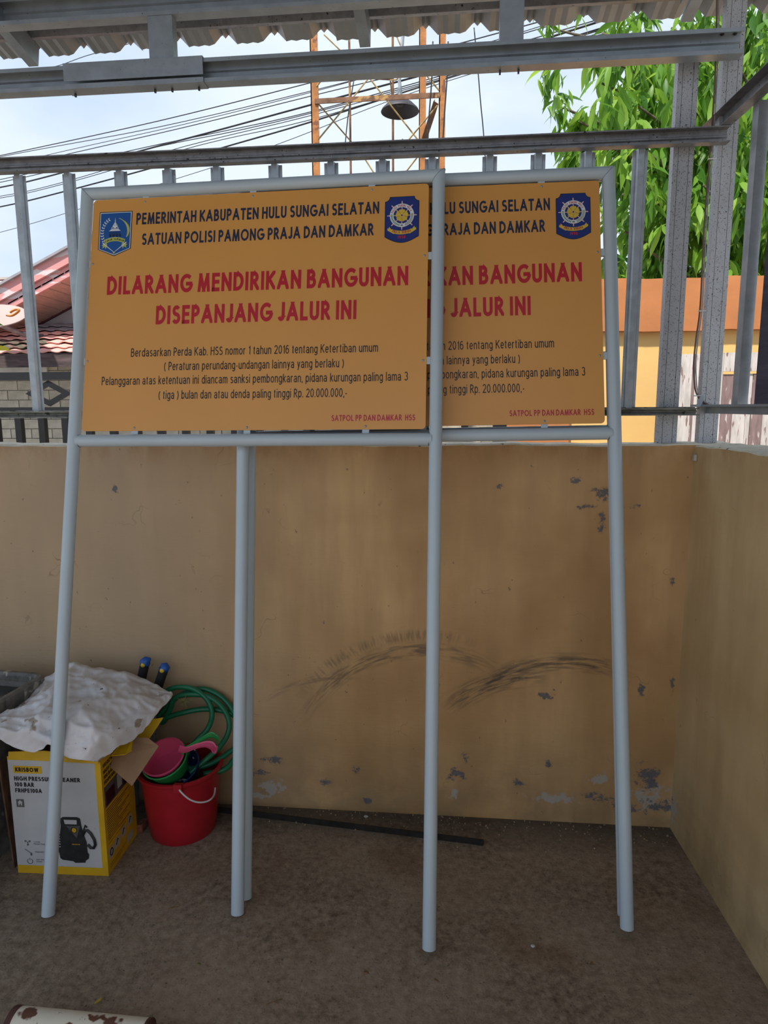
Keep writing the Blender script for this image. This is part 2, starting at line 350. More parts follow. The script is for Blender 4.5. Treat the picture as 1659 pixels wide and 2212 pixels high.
hat = lambda wd, h, t=.0014: thin([(-wd/2-.010, 0), (-wd/2, 0), (-wd/2+.006, h), (wd/2-.006, h), (wd/2, 0), (wd/2+.010, 0)], t)
for y in (2.60, 1.7, .8, -.3, -1.25):
    z = rz(y)-.001
    pr = [(a, -b) for a, b in hat(.040, .034)]
    MB().ext(pr, (-5, y, z), (1.85, y, z), (0, -.2, 1)).build('purlin', G['galvdark'] if y > 2 else G['galv'], roof)
# rafters: (x of left side)
for xr in (-1.56, -.30, .86):
    p0 = Vector((xr, 2.63, rz(2.63)-.036-.075)); p1 = Vector((xr, -1.28, rz(-1.28)-.036-.075))
    if xr == .86: p0 = Vector((.80, 2.60, rz(2.6)-.111)); p1.x = .86
    MB().ext(cprof(.072, .036), p0, p1, (0, 0, 1)).build('rafter', G['galv'], roof)
# ------------------------------------------------------------------ truss beam over the fence
tr = empty('roof_truss', (-.3, 2.4, 2.70), 'galvanised double beam with short uprights running under the roof eave', 'beam')
def lbeam(name, z0, z1, x0, x1, yb, dep, m, lip=.011):
    # channel open towards the yard; web at yb, flanges coming forward
    return MB().ext(thin([(-dep, lip), (-dep, 0), (0, 0), (0, (z1-z0)*.62), (-.006, (z1-z0)*.68), (-.006, (z1-z0)), (-dep, z1-z0), (-dep, z1-z0-lip)], -.0016), (x1, yb, z0), (x0, yb, z0), (0, 0, 1)).build(name, m, tr)
lbeam('bottom_chord', 2.690, 2.762, -4.2, .902, 2.445, .042, G['galv'])
lbeam('top_chord', 2.905, 2.985, -4.2, .86, 2.445, .040, G['galv'])
b_ = MB(); b_.ext(thin([(-.052, .012), (-.052, -.004), (.0, -.004), (.0, .078), (-.052, .078), (-.052, .02)], .0018), (at(437, 150, 2.39).x, 2.447, 2.690), (at(135, 160, 2.39).x, 2.447, 2.690), (0, 0, 1)).build('splice_sleeve', G['galv'], tr)
for a, c2 in ((322, 373), (1080, 1130)):
    xa, xb = at(a, 80, 2.41).x, at(c2, 80, 2.41).x
    MB().ext(cprof(xb-xa, .036), (xa, 2.408, 2.766), (xa, 2.408, 2.903), (1, 0, 0)).build('upright', G['galv'], tr)
for px, py in ((1560, 72), (1588, 71)):
    p = at(px, py, 2.436); MB().lathe([(0, .004), (.006, .004), (.008, 0)], Matrix.Translation(p) @ Matrix.Rotation(PI/2, 4, 'X'), 8).build('bolt', G['bolt'], tr)
for px in (162, 335, 372, 430, 1080, 1120):
    p = at(px, 186 if px < 1000 else 148, 2.43); p.z = 2.688
    MB().box((p.x-.003, p.y-.003, 2.675), (p.x+.003, p.y+.003, 2.690)).build('screw', G['bolt'], tr)
# ------------------------------------------------------------------ fence on the wall
FY = 2.512
fe = empty('steel_fence', (-.3, FY, WTOP), 'tall galvanised fence of upright bars standing on the back wall', 'fence')
def hrail(name, z0, z1, x0, x1, m):
    h = z1-z0
    return MB().ext(thin([(.034, .004), (.034, 0), (0, 0), (0, h*.42), (.005, h*.5), (.005, h*.56), (0, h*.62), (0, h), (.034, h), (.034, h-.004)], -.0016), (x0, FY-.030, z0), (x1, FY-.030, z0), (0, 0, 1)).build(name, m, fe)
hrail('top_rail', 2.448, 2.497, -4.2, .895, G['galvdark'])
hrail('bottom_rail', 1.566, 1.592, -4.2, .855, G['galvold'])
MB().ext([(0, 0), (.05, 0), (.05, .004), (0, .004)], (-4.2, FY+.032, 1.5915), (.855, FY+.032, 1.5915), (0, 0, 1)).build('rail_ledge', G['galvold'], fe)
barpx = [(28, 54), (135, 162), (245, 276), (350, 380), (455, 485), (580, 610), (702, 730), (812, 842), (917, 950), (1042, 1073), (1146, 1177), (1252, 1285), (1367, 1395)]
bx = [at((a+c2)/2, 365, FY).x for a, c2 in barpx]
bx = [bx[0]-.20*i for i in (12, 11, 10, 9, 8, 7, 6, 5, 4, 3, 2, 1) if bx[0]-.2*i > -4.1]+bx
for x in bx:
    z0 = 1.592
    pr = hat(.030, .016)
    MB().ext([(a, b) for a, b in pr], (x, FY-.002, z0), (x, FY-.002, 2.452), (0, -1, 0)).build('upright_bar', G['galvbar'], fe)
for px, py in [(88, 350+5), (110, 354), (412, 343), (437, 341), (752, 333), (774, 332), (1090, 321), (1112, 320)]:
    p = at(px, py, FY-.03); MB().lathe([(0, .003), (.003, .003), (.004, 0)], Matrix.Translation((p.x, FY-.031, 2.455)) @ Matrix.Rotation(PI/2, 4, 'X'), 8).build('screw', G['galv'], fe)
# two wide posts standing on the wall behind the fence
def post(name, x0, x1, z0, z1, label):
    wd = x1-x0; d = .036
    pr = thin([(d, .008), (d, 0), (0, 0), (0, wd*.2), (.003, wd*.215), (.003, wd*.245), (0, wd*.26), (0, wd*.74), (.003, wd*.755), (.003, wd*.785), (0, wd*.8), (0, wd), (d, wd), (d, wd-.008)], .0014)
    return tag(MB().ext([(a, b) for a, b in pr], (x0, 2.522, z0), (x0, 2.522, z1), (1, 0, 0)).build(name, G['postm']), label, 'post')
G['postm'] = mat('speckled galvanised post', (.46, .46, .47), .5, .35, var=.08, vs=6, bump=.02, speck=[((.05, .05, .05), 150, .635), ((.12, .12, .12), 260, .62)])
post('steel_post', at(1420, 955, 2.522).x, at(1460, 955, 2.522).x, 1.464, 2.80, 'flat galvanised post left of the corner post, ending under the beam')
post('steel_post', at(1509, 955, 2.522).x, at(1550, 912, 2.522).x, 1.464, 3.08, 'speckled galvanised corner post reaching the roof, with a cable tied to it')
# cable clipped to the corner post
cpts = [at(x, y, 2.508) for x, y in ((1549, -10), (1548, 60), (1546, 130), (1543, 200), (1533, 341), (1522, 482), (1513, 658), (1504, 730), (1499, 782), (1501, 835), (1508, 856), (1518, 868), (1530, 874))]
cab = empty('electric_cable', cpts[-1], 'brown cable tied down the left edge of the corner post', 'cable')
MB().tube(crom(cpts, 6), .0032, 8).build('cable_sheath', mat('brown cable', (.16, .10, .07), .5), cab, True)
MB().tube(crom([p+Vector((.008, .004, 0)) for p in cpts], 6), .0022, 8).build('cable_sheath', mat('grey cable', (.35, .35, .36), .5), cab, True)
for px, py in ((1538, 343), (1516, 672), (1506, 855)):
    p = at(px, py, 2.506); MB().tube([p+Vector((-.012, 0, 0)), p+Vector((.014, -.002, .001))], .0022, 6).build('cable_tie', mat('white tie', (.8, .8, .78), .4), cab)
p = at(1511, 868, 2.47); tag(MB().poly([p+Vector((-.012, 0, -.018)), p+Vector((.006, 0, -.016)), p+Vector((.016, 0, .018)), p+Vector((.004, 0, .022))], (0, .004, 0)).build('corner_bracket', G['galv']), 'small bent zinc bracket at the foot of the cable', 'bracket')
# ------------------------------------------------------------------ side frame with dark cladding on the right wall
sf = empty('side_frame', (CX+.1, 2.0, WTOP), 'zinc stud frame with dark cladding sheets above the right wall', 'frame')
def onr(a, o, z): return RM @ Vector((a, o, z))
def hexr(a0, a1, o0, o1, z0, z1, mb): mb.add([onr(*p) for p in ((a0,o0,z0),(a1,o0,z0),(a1,o1,z0),(a0,o1,z0),(a0,o0,z1),(a1,o0,z1),(a1,o1,z1),(a0,o1,z1))], [(0,3,2,1),(4,5,6,7),(0,1,5,4),(1,2,6,5),(2,3,7,6),(3,0,4,7)])
def rext(pr, a0, o, z, a1, m, name, up=(0, 0, 1), z1=None):
    return MB().ext(pr, onr(a0, o, z), onr(a1, o, z if z1 is None else z1), up).build(name, m, sf)
rext(thin([(0, .0), (-.0, .030), (.034, .030), (.034, .024)], .0014), -.10, .052, 1.572, 3.0, G['galv'], 'bottom_rail')
rext(thin([(.034, .0), (0, 0), (0, .052), (.034, .052)], .0016), -.14, .044, 2.500, 3.0, G['galvdark'], 'top_rail')
G['clad'] = mat('dark purple coated steel', (.085, .07, .105), .45, .1, var=.2, vs=10, bump=.3, bs=180, stretch=(.2, .2, 3))
for a in (.155, .60, 1.1, 1.6, 2.1, 2.6):
    rext(thin([(.030, .004), (.030, 0), (0, 0), (0, .036), (.030, .036), (.030, .032)], .0014), a, .048, 1.602, a, G['galvbar'], 'stud', tuple(rd), 2.50)
for i in range(4):
    a0 = .215+i*.72; mb = MB(); st = [a0+j*.06 for j in range(13)]
    V = []; F = []
    for z in (1.602, 2.62):
        for j, a in enumerate(st): V += [onr(a, .088+(.014 if j % 2 else 0), z)]
    nn = len(st); F = [(j, j+1, nn+j+1, nn+j) for j in range(nn-1)]
    o = mobj('cladding_sheet', V, F, G['clad'], sf); md = o.modifiers.new('t', 'SOLIDIFY'); md.thickness = .001
# ------------------------------------------------------------------ signs
def ar(cx, cy, rx, ry, a0, a1, n=None):
    n = n or max(4, int(abs(a1-a0)/18)); return [(cx+rx*math.cos(math.radians(a0+(a1-a0)*i/n)), cy+ry*math.sin(math.radians(a0+(a1-a0)*i/n))) for i in range(n+1)]
ST = ('e', [(0, 0), (0, 1)]); XH = .72
def EL(cx, cy, rx, ry): return ('b', ar(cx, cy, rx, ry, 0, 360))
GL = {  # width, strokes on the centre line; e = ends run on and are trimmed, b = butt ends
 'A': (.60, [('e', [(0, 0), (.30, 1)]), ('e', [(.30, 1), (.60, 0)]), ('b', [(.10, .30), (.50, .30)])]),
 'B': (.42, [ST, ('b', [(0, 1), (.18, 1)]+ar(.18, .77, .18, .23, 90, -90)+[(0, .54)]), ('b', [(0, .54), (.20, .54)]+ar(.20, .27, .22, .27, 90, -90)+[(0, 0)])]),
 'C': (.56, [('b', ar(.36, .5, .36, .5, 48, 312))]), 'D': (.50, [ST, ('b', [(0, 1), (.15, 1)]+ar(.15, .5, .36, .5, 90, -90)+[(0, 0)])]),
 'E': (.34, [ST, ('e', [(0, 1), (.34, 1)]), ('e', [(0, .52), (.31, .52)]), ('e', [(0, 0), (.34, 0)])]), 'F': (.34, [ST, ('e', [(0, 1), (.34, 1)]), ('e', [(0, .50), (.30, .50)])]),
 'G': (.66, [('b', ar(.36, .5, .36, .5, 46, 356)), ('e', [(.42, .46), (.68, .46)])]), 'H': (.46, [ST, ('e', [(.46, 0), (.46, 1)]), ('b', [(0, .53), (.46, .53)])]),
 'I': (0, [ST]), 'J': (.26, [('e', [(.26, 1), (.26, .5)]), ('b', [(.26, .55), (.26, .22)]+ar(.12, .22, .14, .22, 0, -165))]),
 'K': (.44, [ST, ('c', [(.03, .45), (.42, 1)]), ('c', [(.12, .58), (.46, 0)])]), 'L': (.32, [ST, ('e', [(0, 0), (.32, 0)])]),
 'M': (.66, [('e', [(0, 0), (.09, 1)]), ('e', [(.09, 1), (.33, 0)]), ('e', [(.33, 0), (.57, 1)]), ('e', [(.57, 1), (.66, 0)])]),
 'N': (.50, [ST, ('e', [(.50, 0), (.50, 1)]), ('e', [(0, 1), (.50, 0)])]), 'O': (.74, [EL(.37, .5, .37, .5)]),
 'P': (.38, [ST, ('b', [(0, 1), (.15, 1)]+ar(.15, .73, .23, .27, 90, -90)+[(0, .46)])]),
 'R': (.42, [ST, ('b', [(0, 1), (.15, 1)]+ar(.15, .74, .22, .26, 90, -90)+[(0, .48)]), ('c', [(.14, .50), (.42, 0)])]),
 'S': (.38, [('b', ar(.20, .76, .18, .24, 32, 268)+ar(.19, .26, .20, .26, 86, -152))]), 'T': (.42, [('e', [(0, 1), (.42, 1)]), ('e', [(.21, 0), (.21, 1)])]),
 'U': (.44, [('e', [(0, 1), (0, .5)]), ('e', [(.44, 1), (.44, .5)]), ('b', [(0, .55), (0, .28)]+ar(.22, .27, .22, .27, 180, 360)+[(.44, .55)])]),
 'V': (.56, [('e', [(0, 1), (.28, 0)]), ('e', [(.28, 0), (.56, 1)])]), 'W': (.86, [('e', [(0, 1), (.20, 0)]), ('e', [(.20, 0), (.43, 1)]), ('e', [(.43, 1), (.66, 0)]), ('e', [(.66, 0), (.86, 1)])]),
 '0': (.40, [EL(.20, .5, .20, .5)]), '1': (.17, [('e', [(.17, 0), (.17, 1)]), ('b', [(.0, .80), (.12, .86), (.17, .98)])]),
 '2': (.40, [('b', ar(.20, .74, .20, .26, 165, -38)+[(.02, .02)]), ('e', [(0, 0), (.40, 0)])]), '3': (.40, [('b', ar(.20, .76, .18, .24, 155, -85)), ('b', ar(.20, .27, .20, .27, 88, -155))]),
 '5': (.40, [('e', [(.07, 1), (.36, 1)]), ('b', [(.06, 1), (.03, .52)]), ('b', ar(.19, .32, .21, .32, 140, -155))]),
 '6': (.40, [EL(.20, .31, .20, .31), ('b', ar(.22, .5, .22, .5, 55, 200))]), '9': (.40, [EL(.20, .69, .20, .31), ('b', ar(.18, .5, .22, .5, 20, -125))]),
 'a': (.38, [('b', ar(.18, .50, .18, .22, 160, 0)+[(.36, .3)]), ('e', [(.36, .45), (.36, 0)]), EL(.175, .20, .175, .20)]), 'b': (.38, [ST, EL(.19, .36, .19, .36)]), 'c': (.34, [('b', ar(.19, .36, .19, .36, 45, 315))]),
 'd': (.38, [('e', [(.38, 0), (.38, 1)]), EL(.19, .36, .19, .36)]), 'e': (.38, [('b', ar(.19, .36, .19, .36, 0, 322)), ('b', [(.0, .37), (.40, .37)])]),
 'f': (.20, [('b', [(.08, 0), (.08, .82)]+ar(.20, .82, .12, .18, 180, 95)), ('b', [(-.03, .72), (.20, .72)])]), 'g': (.38, [EL(.19, .36, .19, .36), ('b', [(.38, .76), (.38, -.08)]+ar(.19, -.08, .19, .20, 0, -150))]),
 'h': (.35, [ST, ('b', [(0, .45)]+ar(.175, .50, .175, .22, 180, 0)+[(.35, -.06)])]), 'i': (0, [('b', [(0, -.06), (0, .77)]), ('b', [(0, .93), (0, 1.06)])]), 'j': (.1, [('b', [(.1, .77), (.1, -.1)]+ar(0, -.1, .1, .18, 0, -90)), ('b', [(.1, .93), (.1, 1.06)])]),
 'k': (.33, [ST, ('b', [(.33, .76), (0, .27)]), ('b', [(.10, .42), (.35, -.05)])]), 'l': (0, [ST]),
 'm': (.60, [('b', [(0, -.06), (0, .76)]), ('b', [(0, .45)]+ar(.15, .52, .15, .20, 180, 0)+[(.30, -.06)]), ('b', [(.30, .45)]+ar(.45, .52, .15, .20, 180, 0)+[(.60, -.06)])]),
 'n': (.35, [('b', [(0, -.06), (0, .76)]), ('b', [(0, .45)]+ar(.175, .50, .175, .22, 180, 0)+[(.35, -.06)])]), 'o': (.40, [EL(.20, .36, .20, .36)]), 'p': (.38, [('b', [(0, -.32), (0, .76)]), EL(.19, .36, .19, .36)]),
 'r': (.20, [('b', [(0, -.06), (0, .76)]), ('b', [(0, .42)]+ar(.17, .50, .17, .21, 180, 88)+[(.22, .71)])]), 's': (.31, [('b', [(x*.84, y*XH) for x, y in ar(.20, .76, .17, .24, 32, 268)+ar(.19, .26, .19, .26, 86, -152)])]),
 't': (.19, [('b', [(.07, .95), (.07, .12)]+ar(.17, .12, .10, .12, 180, 275)), ('b', [(-.04, .72), (.19, .72)])]), 'u': (.35, [('b', [(.35, -.06), (.35, .76)]), ('b', [(0, .76), (0, .22)]+ar(.175, .22, .175, .22, 180, 360))]),
 'v': (.34, [('b', [(0, .76), (.17, 0)]), ('b', [(.17, 0), (.34, .76)])]), 'w': (.54, [('b', [(0, .76), (.13, 0)]), ('b', [(.13, 0), (.27, .70)]), ('b', [(.27, .70), (.41, 0)]), ('b', [(.41, 0), (.54, .76)])]),
 'x': (.34, [('b', [(0, .76), (.34, 0)]), ('b', [(.34, .76), (0, 0)])]), 'y': (.34, [('b', [(0, .76), (.18, 0)]), ('b', [(.34, .76), (.12, -.22), (0, -.27)])]),
 '.': (0, [('b', [(0, -.06), (0, .08)])]), ',': (.02, [('b', [(.02, .08), (.02, -.05), (-.02, -.18)])]), '-': (.18, [('b', [(0, .34), (.20, .34)])]),
 '(': (.14, [('b', ar(.38, .40, .38, .70, 125, 235))]), ')': (.14, [('b', ar(-.24, .40, .38, .70, 55, -55))])}
def clip_y(P, lo, hi):
    for lim, sg in ((lo, 1), (hi, -1)):
        out = []
        for i, p in enumerate(P):
            q = P[i-1]; a = sg*(p[1]-lim) >= -1e-9; b_ = sg*(q[1]-lim) >= -1e-9
            if a != b_: t_ = (lim-q[1])/(p[1]-q[1]); out.append((q[0]+(p[0]-q[0])*t_, lim))
            if a: out.append(p)
        P = out
        if not P: break
    return P
def text_mesh(body, wd, hcap, x0, z0, off=.0, y=0, align='L', space=1.0, m=0, word=1.0):
    """monoline lettering: capitals hcap tall, the whole line scaled to wd across"""
    pw_ = .115+off*2.9; V = []; F = []; x = 0; ki = 0; gap = .13 if off > .01 else .12
    for ch in body:
        if ch == ' ': x += .30*(.8 if off > .01 else 1)+gap*.2; continue
        W_, S = GL[ch]
        for kind, P in S:
            ki = ki % 3+1
            P = [(px, pw_/2+py*(1-pw_)) for px, py in P]; n = len(P); closed = kind == 'b' and n > 8 and abs(P[0][0]-P[-1][0])+abs(P[0][1]-P[-1][1]) < 1e-6
            P = [Vector(p) for p in P]
            if kind in 'ec': d = (P[1]-P[0]).normalized(); k_ = pw_/2 if min(abs(d.x), abs(d.y)) < 1e-6 else pw_*.72; P = [P[0]-d*(k_ if kind == 'e' else 0), P[1]+d*(k_ if kind == 'e' else pw_*1.1)]
            Ls = []
            for i, p in enumerate(P):
                ns = []
                if i > 0 or closed: d = (p-P[i-1 if i > 0 else n-2]).normalized(); ns.append(Vector((-d.y, d.x)))
                if i < n-1 or closed: d = (P[i+1 if i < n-1 else 1]-p).normalized(); ns.append(Vector((-d.y, d.x)))
                nn = sum(ns, Vector((0, 0))); nn = nn.normalized() if nn.length > 1e-6 else ns[0]
                Ls.append(nn*(pw_/2/max(.55, nn.dot(ns[0]))))
            for i in range(n-1):
                q = [P[i]+Ls[i], P[i]-Ls[i], P[i+1]-Ls[i+1], P[i+1]+Ls[i+1]]; q = [(a.x, a.y) for a in q]
                if kind in 'ec': q = clip_y(q, 0, 1); q = [(b_, a) for a, b_ in clip_y([(b_, a) for a, b_ in q], -pw_/2, W_+pw_/2)]
                if len(q) < 3: continue
                k0_ = len(V); V += [(x+pw_/2+a, b_, ki) for a, b_ in q]; F.append(tuple(range(k0_, k0_+len(q))))
        x += W_+pw_+gap
    mnx = min(v[0] for v in V); mxx = max(v[0] for v in V); sx = wd/(mxx-mnx)
    return [Vector((x0+(a-mnx)*sx, y-4e-5*q_, z0+b_*hcap)) for a, b_, q_ in V], F
def txt(mb, body, wd, h, x, z, off=0, y=0, m=0, **k):
    v, f = text_mesh(body, wd, h, x, z, off, y, **k); mb.add(v, f, m)
HS, WS, MS = 2.3932, 1.2146, 1.5292
def arc(cx, cz, r, a0, a1, n): return [(cx+r*math.cos(a0+(a1-a0)*i/n), cz+r*math.sin(a0+(a1-a0)*i/n)) for i in range(n+1)]
def flat(mb, pts, y, m): mb.add([(a, y, b) for a, b in pts], [tuple(range(len(pts)))], m)
def ring(mb, cx, cz, r0, r1, y, m, n=40, a0=0, a1=2*PI):
    A = arc(cx, cz, r0, a0, a1, n); B = arc(cx, cz, r1, a0, a1, n)
    mb.add([(a, y, b) for a, b in A+B], [(i, i+1, n+2+i, n+1+i) for i in range(n)], m)
def strip(mb, A, B, y, m): n = len(A); mb.add([(a, y, b) for a, b in A+B], [(i, i+1, n+i+1, n+i) for i in range(n-1)], m)
def arctext(mb, body, cx, cz, r, a0, a1, hgt, y, m, off=.03, flip=False, wid=.8):
    L = [c for c in body]; k = len(L)
    for i, ch in enumerate(L):
        if ch == ' ': continue
        a = a0+(a1-a0)*(i+.5)/k; wch = abs(a1-a0)*r/k*wid
        v, f = text_mesh(ch, wch*(1 if ch not in 'IJ1' else .5), hgt, 0, 0, off)
        cxw = wch/2*(1 if ch not in 'IJ1' else .5); o = []
        for p in v:
            lx, lz = p.x-cxw, p.z
            if not flip: th = a-PI/2; rr = r+lz; o.append((cx+rr*math.cos(a)+lx*math.cos(th), y, cz+rr*math.sin(a)+lx*math.sin(th)))
            else: th = a+PI/2; rr = r-lz; o.append((cx+rr*math.cos(a)+lx*math.cos(th), y, cz+rr*math.sin(a)+lx*math.sin(th)))
        mb.add(o, f, m)
INK = ['ink_blue', 'ink_white', 'ink_rim', 'ink_olive', 'ink_green', 'ink_midblue', 'ink_black', 'ink_dblue', 'ink_gold', 'ink_pinky', 'ink_wred', 'ink_grey', 'ink_red']
def ik(n): return INK.index('ink_'+n)
def emblem_shield(mb, Y):
    x0, x1, zt, zs, zb = .052, .171, 2.323, 2.190, 2.165; cx = (x0+x1)/2
    def sh(d, y, m): flat(mb, [(x0+d, zt-d), (x1-d, zt-d), (x1-d, zs+d*.4), (cx, zb+d*1.1), (x0+d, zs+d*.4)], y, m)
    sh(0, Y, ik('rim')); sh(.0028, Y-.0002, ik('white')); sh(.0052, Y-.0004, ik('blue'))
    y = Y-.0006; cz = 2.252
    for i in range(11):                                    # rice stalk, left
        a = math.radians(118+i*10.5); r = .0475; x, z = cx-.003+r*math.cos(a)*.92, cz-.004+r*1.12*math.sin(a)
        for s in (-1, 1):
            d = a+PI/2+s*.9; mb.add([(x+s*.003*math.cos(a)+q*math.cos(d)-p*math.sin(d), y, z+s*.003*math.sin(a)+q*math.sin(d)+p*math.cos(d)) for q, p in ((-.0045, 0), (0, .0022), (.0045, 0), (0, -.0022))], [(0, 1, 2, 3)], ik('white'))
    A = arc(cx-.012, cz-.002, .052, math.radians(-22), math.radians(68), 14); B = [(p[0]+.0075*math.sin(PI*min(1, (i+2.5)/15))*1.0-.001, p[1]+.0015) for i, p in enumerate(A)]
    strip(mb, [(p[0]+.004, p[1]) for p in A], [(p[0]+.006, p[1]) for p in B], y, ik('olive'))   # curved yellow stalk, right
    xx, zz = cx-.001, 2.262
    flat(mb, [(xx-.002, zz+.017), (xx, zz+.040), (xx+.002, zz+.017)], y, ik('white'))
    for k_, (hw, z0, z1, hw2) in enumerate(((.0095, .010, .020, .003), (.0145, .001, .010, .007), (.0215, -.008, -.001, .012))):
        flat(mb, [(xx-hw, zz+z0), (xx-hw2, zz+z1), (xx+hw2, zz+z1), (xx+hw, zz+z0)], y, ik('white'))
    for k_ in (-1, 1): flat(mb, [(xx+k_*.004-.0015, zz+.0115), (xx+k_*.004+.0015, zz+.0115), (xx+k_*.004+.0015, zz+.0145), (xx+k_*.004-.0015, zz+.0145)], y-.0002, ik('midblue'))
    for k_ in (-1, 1): flat(mb, [(xx+k_*.007-.003, zz+.002), (xx+k_*.007+.003, zz+.002), (xx+k_*.007+.003, zz+.005), (xx+k_*.007-.003, zz+.005)], y-.0002, ik('midblue'))
    flat(mb, [(xx-.020, zz-.010), (xx+.020, zz-.010), (xx+.020, zz-.026), (xx-.020, zz-.026)], y, ik('midblue'))
    for k_ in range(4): flat(mb, [(xx-.019+k_*.012, zz-.020), (xx-.013+k_*.012, zz-.020), (xx-.013+k_*.012, zz-.029), (xx-.019+k_*.012, zz-.029)], y-.0002, ik('rim'))
    A = arc(cx, 2.150, .068, math.radians(120), math.radians(60), 14); B = arc(cx, 2.150, .082, math.radians(118), math.radians(62), 14)
    strip(mb, A, B, y-.0002, ik('olive'))
    for s in (-1, 1): flat(mb, [(cx+s*.030, 2.213), (cx+s*.046, 2.205), (cx+s*.041, 2.200), (cx+s*.044, 2.193), (cx+s*.034, 2.199), (cx+s*.031, 2.190), (cx+s*.026, 2.206)], y-.0001, ik('olive'))
    arctext(mb, 'rakat mufakat', cx, 2.150, .0715, math.radians(117), math.radians(63), .008, y-.0004, ik('black'), 0, wid=.95)
    for s in (-1, 1): strip(mb, [(cx+s*.042, 2.214), (cx-s*.004, 2.176)], [(cx+s*.044, 2.211), (cx-s*.004, 2.1745)], y-.0005, ik('white'))
    flat(mb, [(cx-.004, 2.179), (cx+.003, 2.180), (cx+.003, 2.175), (cx-.003, 2.174)], y-.0006, ik('olive'))
def emblem_wheel(mb, Y):
    x0, x1, zt, zb = 1.041, 1.153, 2.327, 2.192; cx = (x0+x1)/2
    def sh(d, y, m):
        n = .0155
        P = [(x0+d, zt-n-d*.3)]+[(x0+n*math.sin(a)*1.0+d*.4, zt-n*math.cos(a)-d*.4) for a in ()]
        q = arc(x0, zt, n+d, -PI/2, 0, 6); P = [(max(p[0], x0+d), min(p[1], zt-d)) for p in q]
        q = arc(x1, zt, n+d, PI, 1.5*PI, 6); P += [(min(p[0], x1-d), min(p[1], zt-d)) for p in q]
        q = [(x1-d-(x1-x0-2*d)*i/12, zb+d*.8-.021*math.sin(PI*i/12)) for i in range(13)]
        P += q; flat(mb, P, y, m)
    sh(0, Y, ik('rim')); sh(.0022, Y-.0003, ik('dblue'))
    cz = 2.263; y = Y-.0006; R_ = .0395
    for i in range(8):
        a = i*PI/4+.0; c_, s_ = math.cos(a), math.sin(a)
        def b(r0, r1, h0, h1): return mb.add([(cx+r*c_-h*s_, y, cz+r*s_+h*c_) for r, h in ((r0, -h0), (r0, h0), (r1, h1), (r1, -h1))], [(0, 1, 2, 3)], ik('pinky'))
        b(.018, R_, .0012, .0016); b(R_, .0445, .0022, .0014); b(.0445, .0485, .0022, .0010)
    ring(mb, cx, cz, .0275, R_, y-.0002, ik('white'))
    ring(mb, cx, cz, .0290, .0375, y-.0003, ik('grey'), 16, math.radians(-72), math.radians(10))
    for i in range(5):                                     # five-petalled flower
        a = PI/2+i*2*PI/5; P = [(cx, cz)]+[(cx+.0205*k_*math.cos(a+d), cz+.0205*k_*math.sin(a+d)) for d, k_ in ((-.60, .93), (-.35, 1.03), (-.1, .97), (0, 1.02), (.1, .97), (.35, 1.03), (.60, .93))]
        flat(mb, P, y-.0004, ik('gold'))
        a2 = a+PI/5; strip(mb, [(cx, cz), (cx+.019*math.cos(a2), cz+.019*math.sin(a2))], [(cx-.0007*math.sin(a2), cz+.0007*math.cos(a2)), (cx+.019*math.cos(a2)-.0007*math.sin(a2), cz+.019*math.sin(a2)+.0007*math.cos(a2))], y-.0005, ik('wred'))
    flat(mb, arc(cx, cz, .0045, 0, 2*PI, 14)[:-1], y-.0006, ik('pinky')); flat(mb, arc(cx, cz, .0028, 0, 2*PI, 12)[:-1], y-.0008, ik('black'))
    arctext(mb, 'POLISI PAMONG PRAJA', cx, cz, .0295, math.radians(166), math.radians(22), .0075, y-.0006, ik('wred'))
    for i in range(10):                                    # green leaves round the lower left of the ring
        a = math.radians(178+i*8.6); c_, s_ = math.cos(a), math.sin(a)
        mb.add([(cx+r*c_-h*s_, y-.0006, cz+r*s_+h*c_) for r, h in ((.029, -.0012), (.033, .0010), (.038, -.0008), (.034, -.0026))], [(0, 1, 2, 3)], ik('green'))
    flat(mb, [(cx-.004, cz-.035), (cx+.004, cz-.035), (cx+.004, cz-.032), (cx-.004, cz-.032)], y-.0006, ik('black'))
    A = arc(cx, 2.290, .079, math.radians(246), math.radians(294), 12); B = arc(cx, 2.290, .091, math.radians(247), math.radians(293), 12)
    strip(mb, A, B, y-.0003, ik('gold'))
    for s in (-1, 1):
        flat(mb, [(cx+s*.033, 2.216), (cx+s*.041, 2.226), (cx+s*.043, 2.219), (cx+s*.046, 2.222), (cx+s*.047, 2.214), (cx+s*.024, 2.200)], y-.0001, ik('gold'))
    arctext(mb, 'PRAJA WIBAWA', cx, 2.290, .0885, math.radians(249), math.radians(291), .0085, y-.0006, ik('wred'), flip=True, wid=.85)
    txt(mb, '1950', .026, .010, cx-.013, 2.185, .04, y-.0004, ik('wred'))
